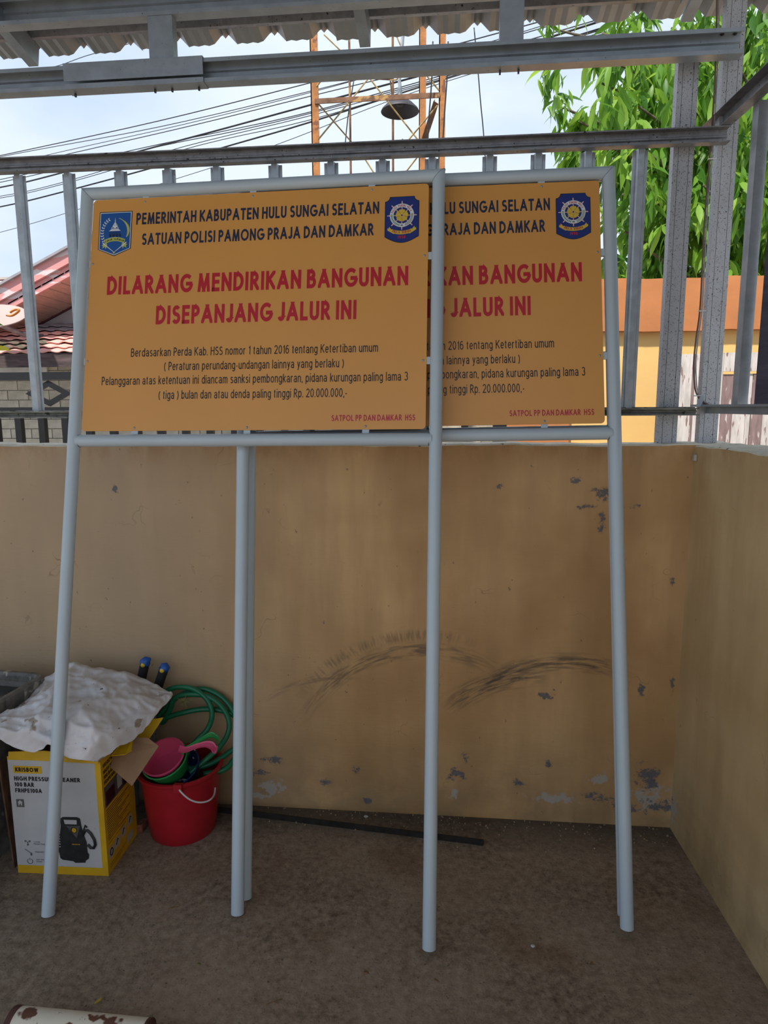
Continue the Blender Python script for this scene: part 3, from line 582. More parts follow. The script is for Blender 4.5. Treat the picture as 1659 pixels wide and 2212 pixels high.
def sign(q, label, hidden=False):
    x, y, yaw, lean, roll = q
    Xv = Vector((math.cos(yaw), math.sin(yaw), 0)); Yb = Vector((-math.sin(yaw), math.cos(yaw), 0)); Zl = math.cos(lean)*Vector((0, 0, 1))+math.sin(lean)*Yb
    Xr = math.cos(roll)*Xv+math.sin(roll)*Zl; Zr = -math.sin(roll)*Xv+math.cos(roll)*Zl; Yn = Zr.cross(Xr)
    Mx = Matrix((Xr, Yn, Zr)).transposed().to_4x4(); Mx.translation = (x, y, .006)
    r = .0205
    e = empty('leaning_sign', label=label, cat='sign', mat=Mx)
    def leg(xx, mit):
        # pipe with a square cut foot and a mitred top
        n = 28; V = []
        for zf in (lambda a: .0 , lambda a: .4, lambda a: 1.6, lambda a: HS + (mit*math.cos(a))*r):
            V += [(xx+r*math.cos(2*PI*j/n), r*math.sin(2*PI*j/n), zf(2*PI*j/n)) for j in range(n)]
        mb = MB(); mb.add(V, [(i*n+j, i*n+(j+1) % n, (i+1)*n+(j+1) % n, (i+1)*n+j) for i in range(3) for j in range(n)]+[tuple(range(3*n, 4*n))])
        V2 = [(xx+(r-.0025)*math.cos(2*PI*j/n), (r-.0025)*math.sin(2*PI*j/n), z) for z in (0, .06) for j in range(n)]
        mb.add(V2, [(j, n+j, n+(j+1) % n, (j+1) % n) for j in range(n)]+[tuple(range(n, 2*n))])
        mb.add([(xx+rr*math.cos(2*PI*j/n), rr*math.sin(2*PI*j/n), 0) for rr in (r, r-.0025) for j in range(n)], [(j, (j+1) % n, n+(j+1) % n, n+j) for j in range(n)])
        return autosmooth(mb.build('leg', G['pipe'], e, world=False))
    leg(0, -1); leg(WS, 1)
    n = 28
    def bar(name, z, mit):
        V = []
        for xx, s in ((0, 1), (WS, -1)):
            V += [(xx+(-s*(math.cos(2*PI*j/n))*r*mit if mit else s*(r*.55+ (r*.45)*(1-abs(math.cos(2*PI*j/n)))*0)), r*math.sin(2*PI*j/n), z+r*math.cos(2*PI*j/n)) for j in range(n)]
        mb = MB().add(V, [(j, (j+1) % n, n+(j+1) % n, n+j) for j in range(n)])
        return autosmooth(mb.build(name, G['pipe'], e, world=False))
    bar('top_bar', HS, 1); bar('cross_bar', MS, 0)
    for xx in (0, WS):
        s = 1 if xx == 0 else -1
        w_ = MB(); pts = [(xx+s*(r+.0005), .0175*math.cos(a), MS+.0195*math.sin(a)) for a in [2*PI*i/16 for i in range(16)]]
        w_.tube(pts, .0028, 6, closed=True); w_.build('weld_bead', G['weld'], e, world=False, smooth=True)
        w2 = MB(); pts = [(xx-s*.0205*math.cos(a)*1.0, .0207*math.sin(a), HS-.0205*math.cos(a)*-1) for a in [2*PI*i/20 for i in range(20)]]
        w2.tube(pts, .0012, 5, closed=True); w2.build('weld_bead', G['weld'], e, world=False, smooth=True)
    PY = -.004; X0, X1, Z0, Z1 = .027, 1.183, 1.561, 2.367; cr = .012
    P = [(X0+cr*(1-math.cos(a)), Z0+cr*(1-math.sin(a))) for a in [0, .5, 1.05, PI/2]]+[(X1-cr*(1-math.cos(a)), Z0+cr*(1-math.sin(a))) for a in [PI/2, 1.05, .5, 0]]+[(X1-cr*(1-math.cos(a)), Z1-cr*(1-math.sin(a))) for a in [0, .5, 1.05, PI/2]]+[(X0+cr*(1-math.cos(a)), Z1-cr*(1-math.sin(a))) for a in [PI/2, 1.05, .5, 0]]
    pn = MB(); pn.poly([(a, PY, b) for a, b in P], (0, .002, 0)); pn.m = [0, 0]+[0]*16; pn.m[1] = 1
    panel = pn.build('sign_panel', [G['plate'], G['plateback']], e, world=False)
    for tx, tz, hz in ((.215, 2.367, 0), (.594, 2.367, 0), (.996, 2.367, 0), (.214, 1.5575, 0), (.601, 1.5575, 0), (.992, 1.5575, 0), (.0225, 2.140, 1), (.0225, 1.800, 1), (1.1885, 2.126, 1), (1.1885, 1.782, 1)):
        hx, hzz = (.011, .013) if not hz else (.010, .012)
        MB().box((tx-hx, -.0018, tz-hzz), (tx+hx, .0018, tz+hzz)).build('bracket', G['pipe'], e, world=False)
    def sub(name, mb, m, lab=None):
        o = mb.build(name, m, panel, world=False, fix=False)
        if lab: o['label'] = lab
        return o
    for tx, tz in ((.215, 2.353), (.594, 2.354), (.996, 2.355), (.214, 1.571), (.601, 1.570), (.992, 1.571), (.036, 2.140), (.036, 1.800), (1.172, 2.126), (1.172, 1.782)):
        s = MB().lathe([(0, .0022), (.0028, .0018), (.0042, 0)], Matrix.Translation((tx, PY, tz)) @ Matrix.Rotation(PI/2, 4, 'X'), 10); s.build('screw', G['galv'], panel, world=False, smooth=True)
    if hidden: return e
    ty = PY-.0006
    for s_, wd, h_, x_, z_, of, mm in (('PEMERINTAH KABUPATEN HULU SUNGAI SELATAN', .836, .041, .186, 2.273, .026, 'navy'), ('SATUAN POLISI PAMONG PRAJA DAN DAMKAR', .795, .041, .210, 2.200, .026, 'navy'),
        ('DILARANG MENDIRIKAN BANGUNAN', 1.028, .064, .0925, 2.0295, .032, 'red'), ('DISEPANJANG JALUR INI', .682, .064, .272, 1.922, .032, 'red'),
        ('Berdasarkan Perda Kab. HSS nomor 1 tahun 2016 tentang Ketertiban umum', .837, .029, .190, 1.8125, 0, 'black'), ('( Peraturan perundang-undangan lainnya yang berlaku )', .608, .029, .309, 1.764, 0, 'black'),
        ('Pelanggaran atas ketentuan ini diancam sanksi pembongkaran, pidana kurungan paling lama 3', 1.034, .029, .0905, 1.717, 0, 'black'), ('( tiga ) bulan dan atau denda paling tinggi Rp. 20.000.000,-', .635, .029, .294, 1.667, 0, 'black'),
        ('SATPOL PP DAN DAMKAR  HSS', .269, .0195, .881, 1.5885, .022, 'wred')):
        l = MB(); txt(l, s_, wd, h_, x_, z_, of, ty); sub('lettering', l, G['ink_'+mm])
    l = MB(); emblem_shield(l, ty); sub('shield_emblem', l, [G[i] for i in INK])
    l = MB(); emblem_wheel(l, ty); sub('wheel_emblem', l, [G[i] for i in INK])
    return e
sign((-1.2629, 1.8146, -.027, .2324, .0049), 'front left orange notice board on pale blue pipe legs, fully readable')
sign((-.6623, 1.8749, .0224, .2186, .0129), 'right orange notice board on pipe legs, half covered by the front board')
sign((-.658, 1.945, .008, .2119, .0150), 'rearmost notice board, its pipe legs showing just behind the right board', hidden=True)
# ------------------------------------------------------------------ things on the floor, left
# cardboard box
BX = Matrix.Translation((-1.489, 2.0, 0)) @ Matrix.Rotation(math.radians(2), 4, 'Z')
bw, bd, bh = .325, .235, .435
G['boxw'] = mat('white printed cardboard', (.56, .55, .54), .55, var=.08, vs=5, bump=.15, bs=9, speck=[((.35, .33, .28), 20, .70)])
G['boxy'] = mat('yellow printed cardboard', (.72, .42, .01), .5, var=.10, vs=7, bump=.1, bs=12)
G['kraft'] = mat('brown cardboard', (.33, .19, .095), .8, var=.10, vs=10, bump=.1, bs=90)
G['gphoto'] = mat('printed machine dark', (.025, .027, .028), .5, var=.3, vs=40)
G['gphoto2'] = mat('printed machine grey', (.10, .10, .095), .5, var=.2, vs=40)
bo = empty('cardboard_box', label='white and yellow printed cardboard box of a pressure cleaner under the sack', cat='box', mat=BX)
mb = MB(); y0 = 0; e_ = .004
V = []; ns, nz_ = 14, 14
def face(p0, du, dv, bul, mb, m, nrm):
    V = []
    for j in range(11):
        for i in range(11):
            u, v = i/10, j/10; V.append(Vector(p0)+Vector(du)*u+Vector(dv)*v+Vector(nrm)*bul*math.sin(PI*u)*math.sin(PI*v))
    mb.add(V, [(j*11+i, j*11+i+1, (j+1)*11+i+1, (j+1)*11+i) for j in range(10) for i in range(10)], m)
face((0, 0, 0), (bw, 0, 0), (0, 0, bh), 0, mb, 0, (0, -1, 0)); face((bw, 0, 0), (0, bd, 0), (0, 0, bh), 0, mb, 1, (1, 0, 0))
face((bw, bd, 0), (-bw, 0, 0), (0, 0, bh), 0, mb, 2, (0, 1, 0)); face((0, bd, 0), (0, -bd, 0), (0, 0, bh), 0, mb, 2, (-1, 0, 0)); face((0, 0, 0), (0, bd, 0), (bw, 0, 0), 0, mb, 2, (0, 0, -1))
body = mb.build('box_body', [G['boxw'], G['boxy'], G['kraft']], bo, world=False)
prt = MB(); yy = -.0006
def rect(mb, x0, z0, x1, z1, m, y=yy): mb.add([(x0, y, z0), (x1, y, z0), (x1, y, z1), (x0, y, z1)], [(0, 1, 2, 3)], m)
rect(prt, 0, 0, bw, .030, 0); rect(prt, bw-.020, .03, bw, bh, 0); rect(prt, 0, bh-.012, bw, bh, 0)
rect(prt, .018, .375, .118, .402, 0)
txt(prt, 'KRISBOW', .082, .0155, .025, .381, .045, yy-.0006, 1, space=.95)
txt(prt, 'HIGH PRESSURE CLEANER', .232, .0155, .018, .348, .035, yy-.0004, 1)
txt(prt, '100 BAR', .068, .0155, .018, .326, .035, yy-.0004, 1); txt(prt, 'FRHPE100A', .094, .0155, .018, .304, .035, yy-.0004, 1)
rect(prt, .018, .250, .045, .279, 2, yy-.0003); prt.add([(x, yy-.0006, z) for x, z in ((.0315, .276), (.041, .267), (.038, .267), (.038, .256), (.034, .256), (.034, .262), (.029, .262), (.029, .256), (.025, .256), (.025, .267), (.022, .267))], [tuple(range(11))], 3)
# small icons
for k_, (ix, iz) in enumerate(((.045, .118), (.045, .082), (.047, .046))):
    if k_ == 0:
        for a in (90+60, 30, 270):
            a = math.radians(a); p = (ix+.012*math.cos(a), iz+.012*math.sin(a)); prt.tube([(ix, yy-.001, iz), (p[0], yy-.001, p[1])], .0009, 4, m=2)
            for s in (-.6, .6): prt.tube([(p[0], yy-.001, p[1]), (p[0]-.006*math.cos(a+s), yy-.001, p[1]-.006*math.sin(a+s))], .0009, 4, m=2)
    elif k_ == 1:
        prt.tube([(ix-.012, yy-.001, iz+.010), (ix+.010, yy-.001, iz-.006)], .001, 4, m=2); rect(prt, ix+.006, iz-.014, ix+.012, iz-.004, 2, yy-.0005)
    else:
        ring(prt, ix, iz, .0085, .0105, yy-.0005, 2, 18, math.radians(120), math.radians(420)); rect(prt, ix-.001, iz+.003, ix+.001, iz+.013, 2, yy-.0005)
txt(prt, '3 Axial', .022, .005, .066, .118, 0, yy-.0004, 2); txt(prt, 'Plunger Pump', .042, .005, .066, .110, 0, yy-.0004, 2); txt(prt, 'Adjustable Spray', .050, .005, .068, .080, 0, yy-.0004, 2)
txt(prt, 'Auto-Standby', .038, .005, .070, .051, 0, yy-.0004, 2); txt(prt, 'System', .020, .005, .070, .043, 0, yy-.0004, 2)
# picture of the machine
def pic(P, m, d=0): prt.add([(a, yy-.0006-d, b) for a, b in P], [tuple(range(len(P)))], m)
mx, mz = .158, .052
H = lambda L: [(mx+a, mz+b) for a, b in L]
pic(H([(0, .010), (.008, .004), (.045, 0), (.052, -.006), (.088, -.004), (.090, .004), (.101, .012), (.104, .028), (.099, .035), (.098, .075), (.088, .110), (.085, .130), (.010, .130), (.006, .104), (-.002, .096), (-.004, .035)]), 4)
pic(H([(.010, .129), (.085, .129), (.081, .162), (.070, .167), (.020, .166), (.011, .160)]), 4)
pic(H([(.026, .140), (.068, .140), (.069, .156), (.023, .156)]), 3, .0003)
pic(H([(.030, .133), (.079, .134), (.064, .088)]), 2, .0003); pic([(mx+.056+.0115*math.cos(a), mz+.118+.0115*math.sin(a)) for a in [2*PI*i/16 for i in range(16)]], 1, .0005); pic([(mx+.057+.008*math.cos(a), mz+.118+.009*math.sin(a)) for a in [2*PI*i/14 for i in range(14)]], 0, .0007)
txt(prt, 'KRISBOW', .028, .004, mx+.046, mz+.063, .02, yy-.0012, 0)
prt.tube([(mx+a, yy-.0012, mz+b) for a, b in ((.086, .100), (.096, .118), (.104, .120), (.116, .108), (.127, .085), (.129, .066), (.122, .054), (.112, .054), (.102, .066))], .0055, 5, m=4)
prt.tube([(mx+a, yy-.0012, mz+b) for a, b in ((.088, .112), (.098, .138), (.104, .130))], .003, 5, m=4)
for k_ in range(5): rect(prt, mx-.001, mz+.052+k_*.010, mx+.005, mz+.055+k_*.010, 3, yy-.001)
prt.build('front_print', [G['boxy'], G['ink_black'], mat('dark grey ink', (.11, .11, .11), .5), G['boxw'], G['gphoto']], body, world=False, fix=False)
sp = MB(); xx = bw+.0006
def srect(y0, z0, y1, z1, m, d=0): sp.add([(xx+d, y0, z0), (xx+d, y1, z0), (xx+d, y1, z1), (xx+d, y0, z1)], [(0, 1, 2, 3)], m)
for s_, z_ in (('KRISBOW', .392), ('HIGH PRESSURE', .370), ('100 BAR', .350), ('FRHPE100A', .330)):
    v, f = text_mesh(s_, .016*len(s_)*.62, .014, .014, z_, .03); sp.add([(xx+.0004, p.x, p.z) for p in v], f, 0)
srect(.012, .245, .20, .322, 1); srect(.020, .250, .085, .30, 2, .0003); srect(.105, .262, .14, .315, 3, .0003); srect(.150, .250, .19, .318, 2, .0003)
for k_ in range(14): srect(.016, .232-k_*.0085, .10+.03*((k_*7) % 4), .2345-k_*.0085, 0)
srect(.016, .108, .15, .1095, 0)
for k_, (a, z_) in enumerate(((.030, .072), (.075, .078), (.125, .085), (.180, .095))):
    srect(a-.018, z_-.020, a+.020, z_+.018, 3, 0); 
    sp.tube([(xx+.001, a+.010*math.cos(q), z_+.013*math.sin(q)) for q in ([2*PI*i/12 for i in range(12)] if k_ in (0,) else [.4, 1.2, 3.6])], .0018, 4, m=2, closed=(k_ == 0))
srect(.016, .030, .14, .0315, 0); srect(.016, .020, .11, .0215, 0); srect(.15, .018, .20, .048, 3); 
sp.build('side_print', [G['ink_black'], G['gphoto2'], G['ink_black'], G['ink_grey']], body, world=False, fix=False)
# flaps
def flapq(pts, m, d, name, lab=None):
    o = MB().poly([BX.inverted() @ Vector(p) for p in pts], d).build(name, m, bo, world=False)
    if lab: o['label'] = lab
    return o
flapq([at(222, 1643, 2.10), at(262, 1592, 2.16), at(320, 1594, 2.13), at(343, 1612, 2.10), at(285, 1698, 2.02)], G['kraft'], (.001, -.003, .002), 'flap', 'brown inner flap hanging over the right side')
flapq([at(240, 1634, 2.08), at(300, 1560, 2.20), at(352, 1552, 2.22), at(318, 1603, 2.16), at(270, 1631, 2.08)], G['boxy'], (0, .002, .003), 'flap', 'yellow outer flap under the sack')
flapq([at(18, 1624, 2.0), at(95, 1622, 2.0), at(214, 1634, 2.0), at(212, 1650, 1.997), at(18, 1640, 1.997)], G['boxy'], (0, .003, 0), 'flap', 'yellow front flap folded up')
# woven sack draped over the box
rows = [
 [(-40, 1588, 1.96), (8, 1606, 1.94), (62, 1634, 1.955), (112, 1617, 1.945), (150, 1643, 1.955), (196, 1650, 1.965), (238, 1640, 2.01), (300, 1592, 2.10), (346, 1552, 2.20), (372, 1517, 2.285)],
 [(-40, 1580, 1.97), (8, 1584, 1.95), (58, 1592, 1.955), (108, 1592, 1.955), (150, 1606, 1.965), (196, 1608, 1.975), (242, 1598, 2.02), (302, 1566, 2.12), (346, 1534, 2.22), (374, 1508, 2.30)],
 [(-38, 1574, 2.00), (10, 1562, 1.99), (56, 1555, 2.0), (106, 1555, 2.0), (148, 1568, 1.99), (194, 1556, 2.02), (244, 1548, 2.07), (300, 1536, 2.16), (344, 1518, 2.24), (374, 1502, 2.31)],
 [(-36, 1572, 2.05), (20, 1548, 2.07), (62, 1522, 2.12), (108, 1512, 2.13), (150, 1510, 2.13), (200, 1505, 2.15), (250, 1506, 2.18), (302, 1508, 2.22), (345, 1502, 2.28), (372, 1498, 2.32)],
 [(-34, 1571, 2.10), (30, 1540, 2.14), (72, 1505, 2.22), (112, 1478, 2.28), (150, 1466, 2.28), (204, 1470, 2.28), (256, 1475, 2.28), (304, 1485, 2.29), (342, 1492, 2.32), (370, 1498, 2.33)],
 [(-32, 1571, 2.12), (35, 1538, 2.18), (80, 1495, 2.27), (118, 1464, 2.34), (152, 1442, 2.39), (206, 1450, 2.39), (258, 1459, 2.385), (305, 1472, 2.37), (342, 1486, 2.35), (366, 1500, 2.335)],
 [(-32, 1600, 2.13), (35, 1575, 2.19), (80, 1545, 2.28), (118, 1520, 2.36), (152, 1500, 2.41), (206, 1500, 2.41), (258, 1505, 2.40), (305, 1505, 2.38), (342, 1505, 2.355), (362, 1505, 2.33)]]
RP = [[at(*p) for p in r] for r in rows]
RP = [crom(r, 18) for r in RP]; cols = list(zip(*RP)); cols = [crom(c, 16) for c in cols]
from mathutils import noise as mn
nu, nv = len(cols), len(cols[0])
V = []
for i in range(nu):
    for j in range(nv):
        p = cols[i][j]; q = p*7; 
        w3 = p+Vector((mn.noise(p*7), mn.noise(p*7+Vector((3, 3, 3))), mn.noise(p*7+Vector((8, 1, 3)))))*.03
        d1 = mn.voronoi(Vector((w3.x*9, w3.y*6, w3.z*13)))[0]; d2 = mn.voronoi(w3*24)[0]; d3 = mn.voronoi(w3*50)[0]
        rdg = d1[0]*.052+d2[0]*.018+d3[0]*.004+(1-abs(mn.noise(Vector((p.x*5+p.z*4, p.y*14, p.z*9)))))**5*.012-.018
        V.append(p+Vector((0, -.55, .8))*(rdg-.008))
F = [(i*nv+j, i*nv+j+1, (i+1)*nv+j+1, (i+1)*nv+j) for i in range(nu-1) for j in range(nv-1)]
G['sack'] = mat('white woven plastic sack', (.72, .70, .71), .42, var=.07, vs=6, bump=.12, bs=220, speck=[((.30, .24, .18), 16, .665), ((.06, .05, .05), 60, .70)])
sk = mobj('woven_sack', V, F, G['sack'], smooth=True); md = sk.modifiers.new('t', 'SOLIDIFY'); md.thickness = .002; md.offset = -1
tag(sk, 'crumpled dirty white woven sack draped over the printed box', 'sack')
# grey storage crate behind the box, at the left edge of the frame
zc = .60
k0 = atz(100, 1455, zc); k1 = atz(0, 1512, zc); dr = (k1-k0).normalized(); pr_ = Vector((dr.y, -dr.x, 0))   # along the near side / inward
pr_ = -pr_ if pr_.x > 0 else pr_
CM = Matrix.Translation((k0.x, k0.y, 0)) @ Matrix((dr, Vector((0, 0, 1)).cross(dr), (0, 0, 1))).transposed().to_4x4()
ysgn = 1 if (CM.to_3x3() @ Vector((0, 1, 0))).x < 0 else -1
cr_ = empty('storage_crate', label='dirty grey plastic storage crate with ribbed rim at the left edge', cat='crate', mat=CM)
G['crate'] = mat('grimy grey plastic', (.22, .205, .18), .6, var=.3, vs=14, bump=.15, bs=40, speck=[((.40, .36, .28), 22, .62)])
G['water'] = mat('dark still water', (.02, .024, .022), .06, var=.2, vs=3, spec=.8)
LL, WW = .62, .40
def rr(l0, l1, w0, w1, rad, n=5):
    P = []
    for cx_, cy_, a0 in ((l1-rad, w1-rad, 0), (l0+rad, w1-rad, PI/2), (l0+rad, w0+rad, PI), (l1-rad, w0+rad, 1.5*PI)):
        P += [(cx_+rad*math.cos(a0+i*PI/2/n), cy_+rad*math.sin(a0+i*PI/2/n)) for i in range(n+1)]
    return P
def loft(rings, mb, cap0=False, cap1=False, m=0):
    n = len(rings[0]); V = [p for r_ in rings for p in r_]
    F = [(i*n+j, i*n+(j+1) % n, (i+1)*n+(j+1) % n, (i+1)*n+j) for i in range(len(rings)-1) for j in range(n)]
    if cap0: F.append(tuple(range(n))[::-1])
    if cap1: F.append(tuple((len(rings)-1)*n+j for j in range(n)))
    mb.add(V, F, m)
def R3(g_, z, rad): return [(a, b*ysgn, z) for a, b in rr(-g_, LL+g_, -g_, WW+g_, rad)]
mb = MB(); loft([R3(-.05, 0, .03), R3(-.028, zc-.09, .035), R3(-.012, zc-.09, .04), R3(-.012, zc-.03, .045), R3(-.020, zc-.03, .04), R3(-.020, zc-.035, .04), R3(-.05, .30, .03), R3(-.055, .02, .03)], mb, True, True)
mb.build('crate_body', G['crate'], cr_, world=False)
mb = MB(); loft([R3(-.016, zc-.055, .045), R3(.004, zc-.055, .05), R3(.008, zc-.008, .055), R3(.002, zc, .05), R3(-.012, zc, .04), R3(-.016, zc-.012, .04), R3(-.016, zc-.055, .045)], mb)
rim = mb.build('rim', G['crate'], cr_, world=False)
for k_ in range(7):
    a = .03+k_*.09; mb = MB(); mb.box((a, -.014 if ysgn > 0 else -.0, zc-.075), (a+.012, .0 if ysgn > 0 else .014, zc-.006)); mb.build('rib', G['crate'], rim, world=False)
mb = MB(); mb.add(R3(-.03, zc-.05, .03), [tuple(range(24))]); mb.build('standing_water', G['water'], cr_, world=False)['label'] = 'dark water filling the crate'
# red bucket
bc = Vector((-1.012, 2.302, 0)); TB = Matrix.Translation(bc)
bk = empty('bucket', bc, 'red plastic bucket with white wire handle beside the printed box', 'bucket')
G['redp'] = mat('red plastic', (.44, .010, .020), .38, var=.12, vs=6, bump=.05, bs=30)
mb = MB(); h = .265; rb, rt = .122, .152
mb.lathe([(0, .004), (rb-.012, .004), (rb-.012, 0), (rb-.004, 0), (rb, .006), (rb+.012, .10), (rt-.006, h-.018), (rt-.004, h-.018), (rt-.004, h-.010)], TB, 56)
mb.lathe([(rt-.006, h-.010), (rb+.006, .10), (rb-.008, .010), (0, .008)], TB, 56)
autosmooth(mb.build('bucket_body', G['redp'], bk), 50)
mb = MB(); mb.lathe([(rt-.007, h-.014), (rt+.004, h-.016), (rt+.007, h-.012), (rt+.007, h-.002), (rt+.003, h), (rt-.004, h), (rt-.007, h-.004), (rt-.007, h-.014)], TB, 56)
autosmooth(mb.build('bucket_rim', G['redp'], bk), 50)
MB().tube(crom([at(387, 1706, 2.135), at(398, 1718, 2.13), at(412, 1728, 2.13), at(428, 1733, 2.135), at(444, 1732, 2.145), at(456, 1726, 2.16), at(463, 1716, 2.19), at(465, 1702, 2.22)], 6), .0032, 8).build('wire_handle', mat('white plastic coated wire', (.62, .60, .56), .45), bk, True)
p = at(385, 1706, 2.15); MB().box((p.x-.016, p.y-.004, p.z-.012), (p.x+.014, p.y+.012, p.z+.02)).build('handle_lug', G['redp'], bk)
# blue patterned basin, green dipper, pink dipper nested in the bucket
def dipper(name, ctr, axis, rad, dep, col, label, hpts, hr, cat='dipper', th=.0022):
    ax = Vector(axis).normalized(); e = empty(name, ctr, label, cat)
    q = Vector((0, 0, 1)).rotation_difference(ax).to_matrix().to_4x4(); TM = Matrix.Translation(ctr) @ q
    mb = MB(); mb.lathe([(0, -dep), (rad*.72, -dep), (rad*.80, -dep+.006), (rad*.97, -.006), (rad+.003, -.002), (rad+.003, .001), (rad-.002, .001), (rad*.97-th, -.006), (rad*.80-th, -dep+.008), (0, -dep+.003)], TM, 40)
    autosmooth(mb.build('bowl', col, e), 50)
    if hpts:
        P = crom(hpts, 8); n = len(P); mb = MB(); V = []; sd = ax.cross(P[-1]-P[0]).normalized()
        for i, p in enumerate(P):
            t = i/(n-1); wv = hr*(1.2-.75*math.sin(min(1, t*1.6)*PI)*.6) if t < .8 else hr*(.9+.35*math.sin((t-.8)/.2*PI))
            tt = (P[min(i+1, n-1)]-P[max(i-1, 0)]).normalized(); up = sd.cross(tt).normalized()
            if up.dot(ax) < 0: up = -up
            V += [p+sd*wv+up*.004, p+sd*wv*.9-up*.003, p-sd*wv*.9-up*.003, p-sd*wv+up*.004, p-sd*wv*.7+up*.0005, p+sd*wv*.7+up*.0005]
        F = [(i*6+j, i*6+(j+1) % 6, (i+1)*6+(j+1) % 6, (i+1)*6+j) for i in range(n-1) for j in range(6)]+[(5, 4, 3, 2, 1, 0), tuple((n-1)*6+j for j in range(6))]
        mb.add(V, F); autosmooth(mb.build('handle', col, e), 35)
    return e
G['pinkp'] = mat('pink plastic', (.72, .09, .20), .38, var=.07, vs=8)
G['greenp'] = mat('bright green plastic', (.03, .36, .09), .38, var=.07, vs=8)
G['batik'] = mat('navy enamel with white flecks', (.012, .022, .085), .3, var=.1, vs=20, speck=[((.55, .60, .65), 34, .60), ((.60, .28, .08), 14, .70)], stretch=(1, 1, 2.2))
axv = Vector((-.10, -.42, .80))
c0_ = at(352, 1634, 2.20)
dipper('basin', c0_+Vector((.030, .040, -.060)), axv, .084, .075, G['batik'], 'dark blue flecked bowl under the dippers in the bucket', None, 0, 'bowl')
dipper('dipper', c0_-axv.normalized()*.016, axv, .081, .072, G['greenp'], 'green plastic dipper nested beneath the pink one', [at(392, 1625, 2.20), at(412, 1612, 2.22), at(440, 1595, 2.25), at(455, 1588, 2.26), at(466, 1592, 2.26), at(475, 1600, 2.25)], .010)
dipper('dipper', c0_, axv, .077, .070, G['pinkp'], 'pink plastic dipper lying on top of the bucket', [at(386, 1618, 2.19), at(402, 1620, 2.185), at(425, 1612, 2.185), at(445, 1608, 2.19), at(458, 1612, 2.19), at(464, 1621, 2.185), at(468, 1617, 2.185)], .012)
# green garden hose: coils leaning on the wall and dropping into the bucket
hp = [(440, 1672, 2.30), (485, 1662, 2.32), (505, 1640, 2.36), (520, 1610, 2.40), (515, 1570, 2.42), (500, 1530, 2.43), (470, 1500, 2.44), (430, 1488, 2.44), (385, 1505, 2.43), (345, 1545, 2.42), (330, 1560, 2.42), (345, 1556, 2.40), (385, 1542, 2.40), (440, 1532, 2.42), (490, 1538, 2.43), (520, 1560, 2.43), (522, 1600, 2.42), (495, 1625, 2.38), (455, 1650, 2.33), (410, 1660, 2.30),
      (400, 1640, 2.30), (420, 1605, 2.34), (448, 1575, 2.38), (458, 1545, 2.39), (450, 1515, 2.40), (425, 1492, 2.41), (395, 1484, 2.41), (365, 1490, 2.41), (335, 1515, 2.42), (330, 1545, 2.42), (352, 1560, 2.41), (368, 1530, 2.40), (378, 1508, 2.40), (410, 1500, 2.405), (450, 1505, 2.41), (480, 1528, 2.41), (495, 1560, 2.40), (490, 1590, 2.38), (470, 1618, 2.34), (440, 1645, 2.30), (410, 1670, 2.27)]
G['hose'] = mat('green rubber hose', (.006, .17, .075), .38, var=.10, vs=12)
hz_ = MB().tube(crom([at(*p) for p in hp], 8), .0102, 12).build('garden_hose', G['hose'], None, True); tag(hz_, 'coiled green garden hose leaning on the wall above the bucket', 'hose')
# dry grass caught in the hose
gm = MB(); c_ = at(400, 1515, 2.385)
for i in range(16):
    a = random.uniform(0, 2*PI); l = random.uniform(.012, .035); d = Vector((math.cos(a), random.uniform(-.3, .1), math.sin(a)))*l
    gm.tube([c_-d*.5, c_+Vector((0, -.004, .004)), c_+d], .0010, 4)
tag(gm.build('grass_wisp', mat('dry straw grass', (.36, .36, .12), .8, var=.3, vs=50)), 'wisp of dry grass caught in the hose coils', 'grass')
# garden loppers: two black grips with blue ends behind the sack
for k_, (a, b_, Y, lab) in enumerate((((298, 1500), (313, 1434), 2.41, 'left black foam grip with blue cap sticking up behind the sack'), ((334, 1505), (354, 1446), 2.40, 'right black foam grip with blue cap, nearer the hose'))):
    p0, p1 = at(*a, Y), at(*b_, Y); e = empty('tool_handle', p0, lab, 'tool'); d = (p1-p0).normalized(); n = 26
    rad = [.0175+.0012*math.cos(i*PI) for i in range(n)]
    MB().tube([p0+(p1-p0)*(i/(n-1)*1.0)-d*.0 for i in range(n)], rad, 12).build('grip', mat('black foam grip', (.012, .012, .014), .7), e, True)
    s = 1 if k_ == 0 else -1; sd = Vector((1, 0, 0))
    MB().tube([p1-d*.002, p1+d*.008, p1+d*.016+sd*s*.005, p1+d*.022+sd*s*.018], [.0190, .0215, .0165, .005], 12).build('end_cap', mat('blue plastic', (.01, .10, .42), .4), e, True)
    MB().lathe([(0, .003), (.008, .002), (.009, -.004)], Matrix.Translation(p1+Vector((0, -.0195, .002))) @ Matrix.Rotation(PI/2, 4, 'X'), 14).build('button', mat('yellow plastic', (.75, .50, .03), .4), e, True)
    MB().tube([p0, Vector((p0.x-.03+.0*k_, 2.40, .02))], .008, 8).build('shaft', G['galvdark'], e)
# black bag behind, between box and bucket
bb = MB(); 
def blob(u, v):
    a = v*2*PI; z = .30*u; r_ = (.035+.02*math.sin(PI*u))*(1-.5*u*u); return None
rings = []
for i in range(9):
    u = i/8; rr_ = [.055, .066, .066, .062, .06, .055, .05, .04, .012][i]
    rings.append([(-1.135+rr_*.55*math.cos(a)+.004*math.sin(5*a+i), 2.36+rr_*.9*math.sin(a)+.006*math.cos(4*a+i*2), .002+.26*u) for a in [2*PI*j/20 for j in range(20)]])
loft(rings, bb, True, True)
tag(bb.build('plastic_bag', mat('black plastic bag', (.01, .01, .012), .3, bump=.3, bs=20), None, True), 'black plastic bag squeezed between printed box and red bucket', 'bag')
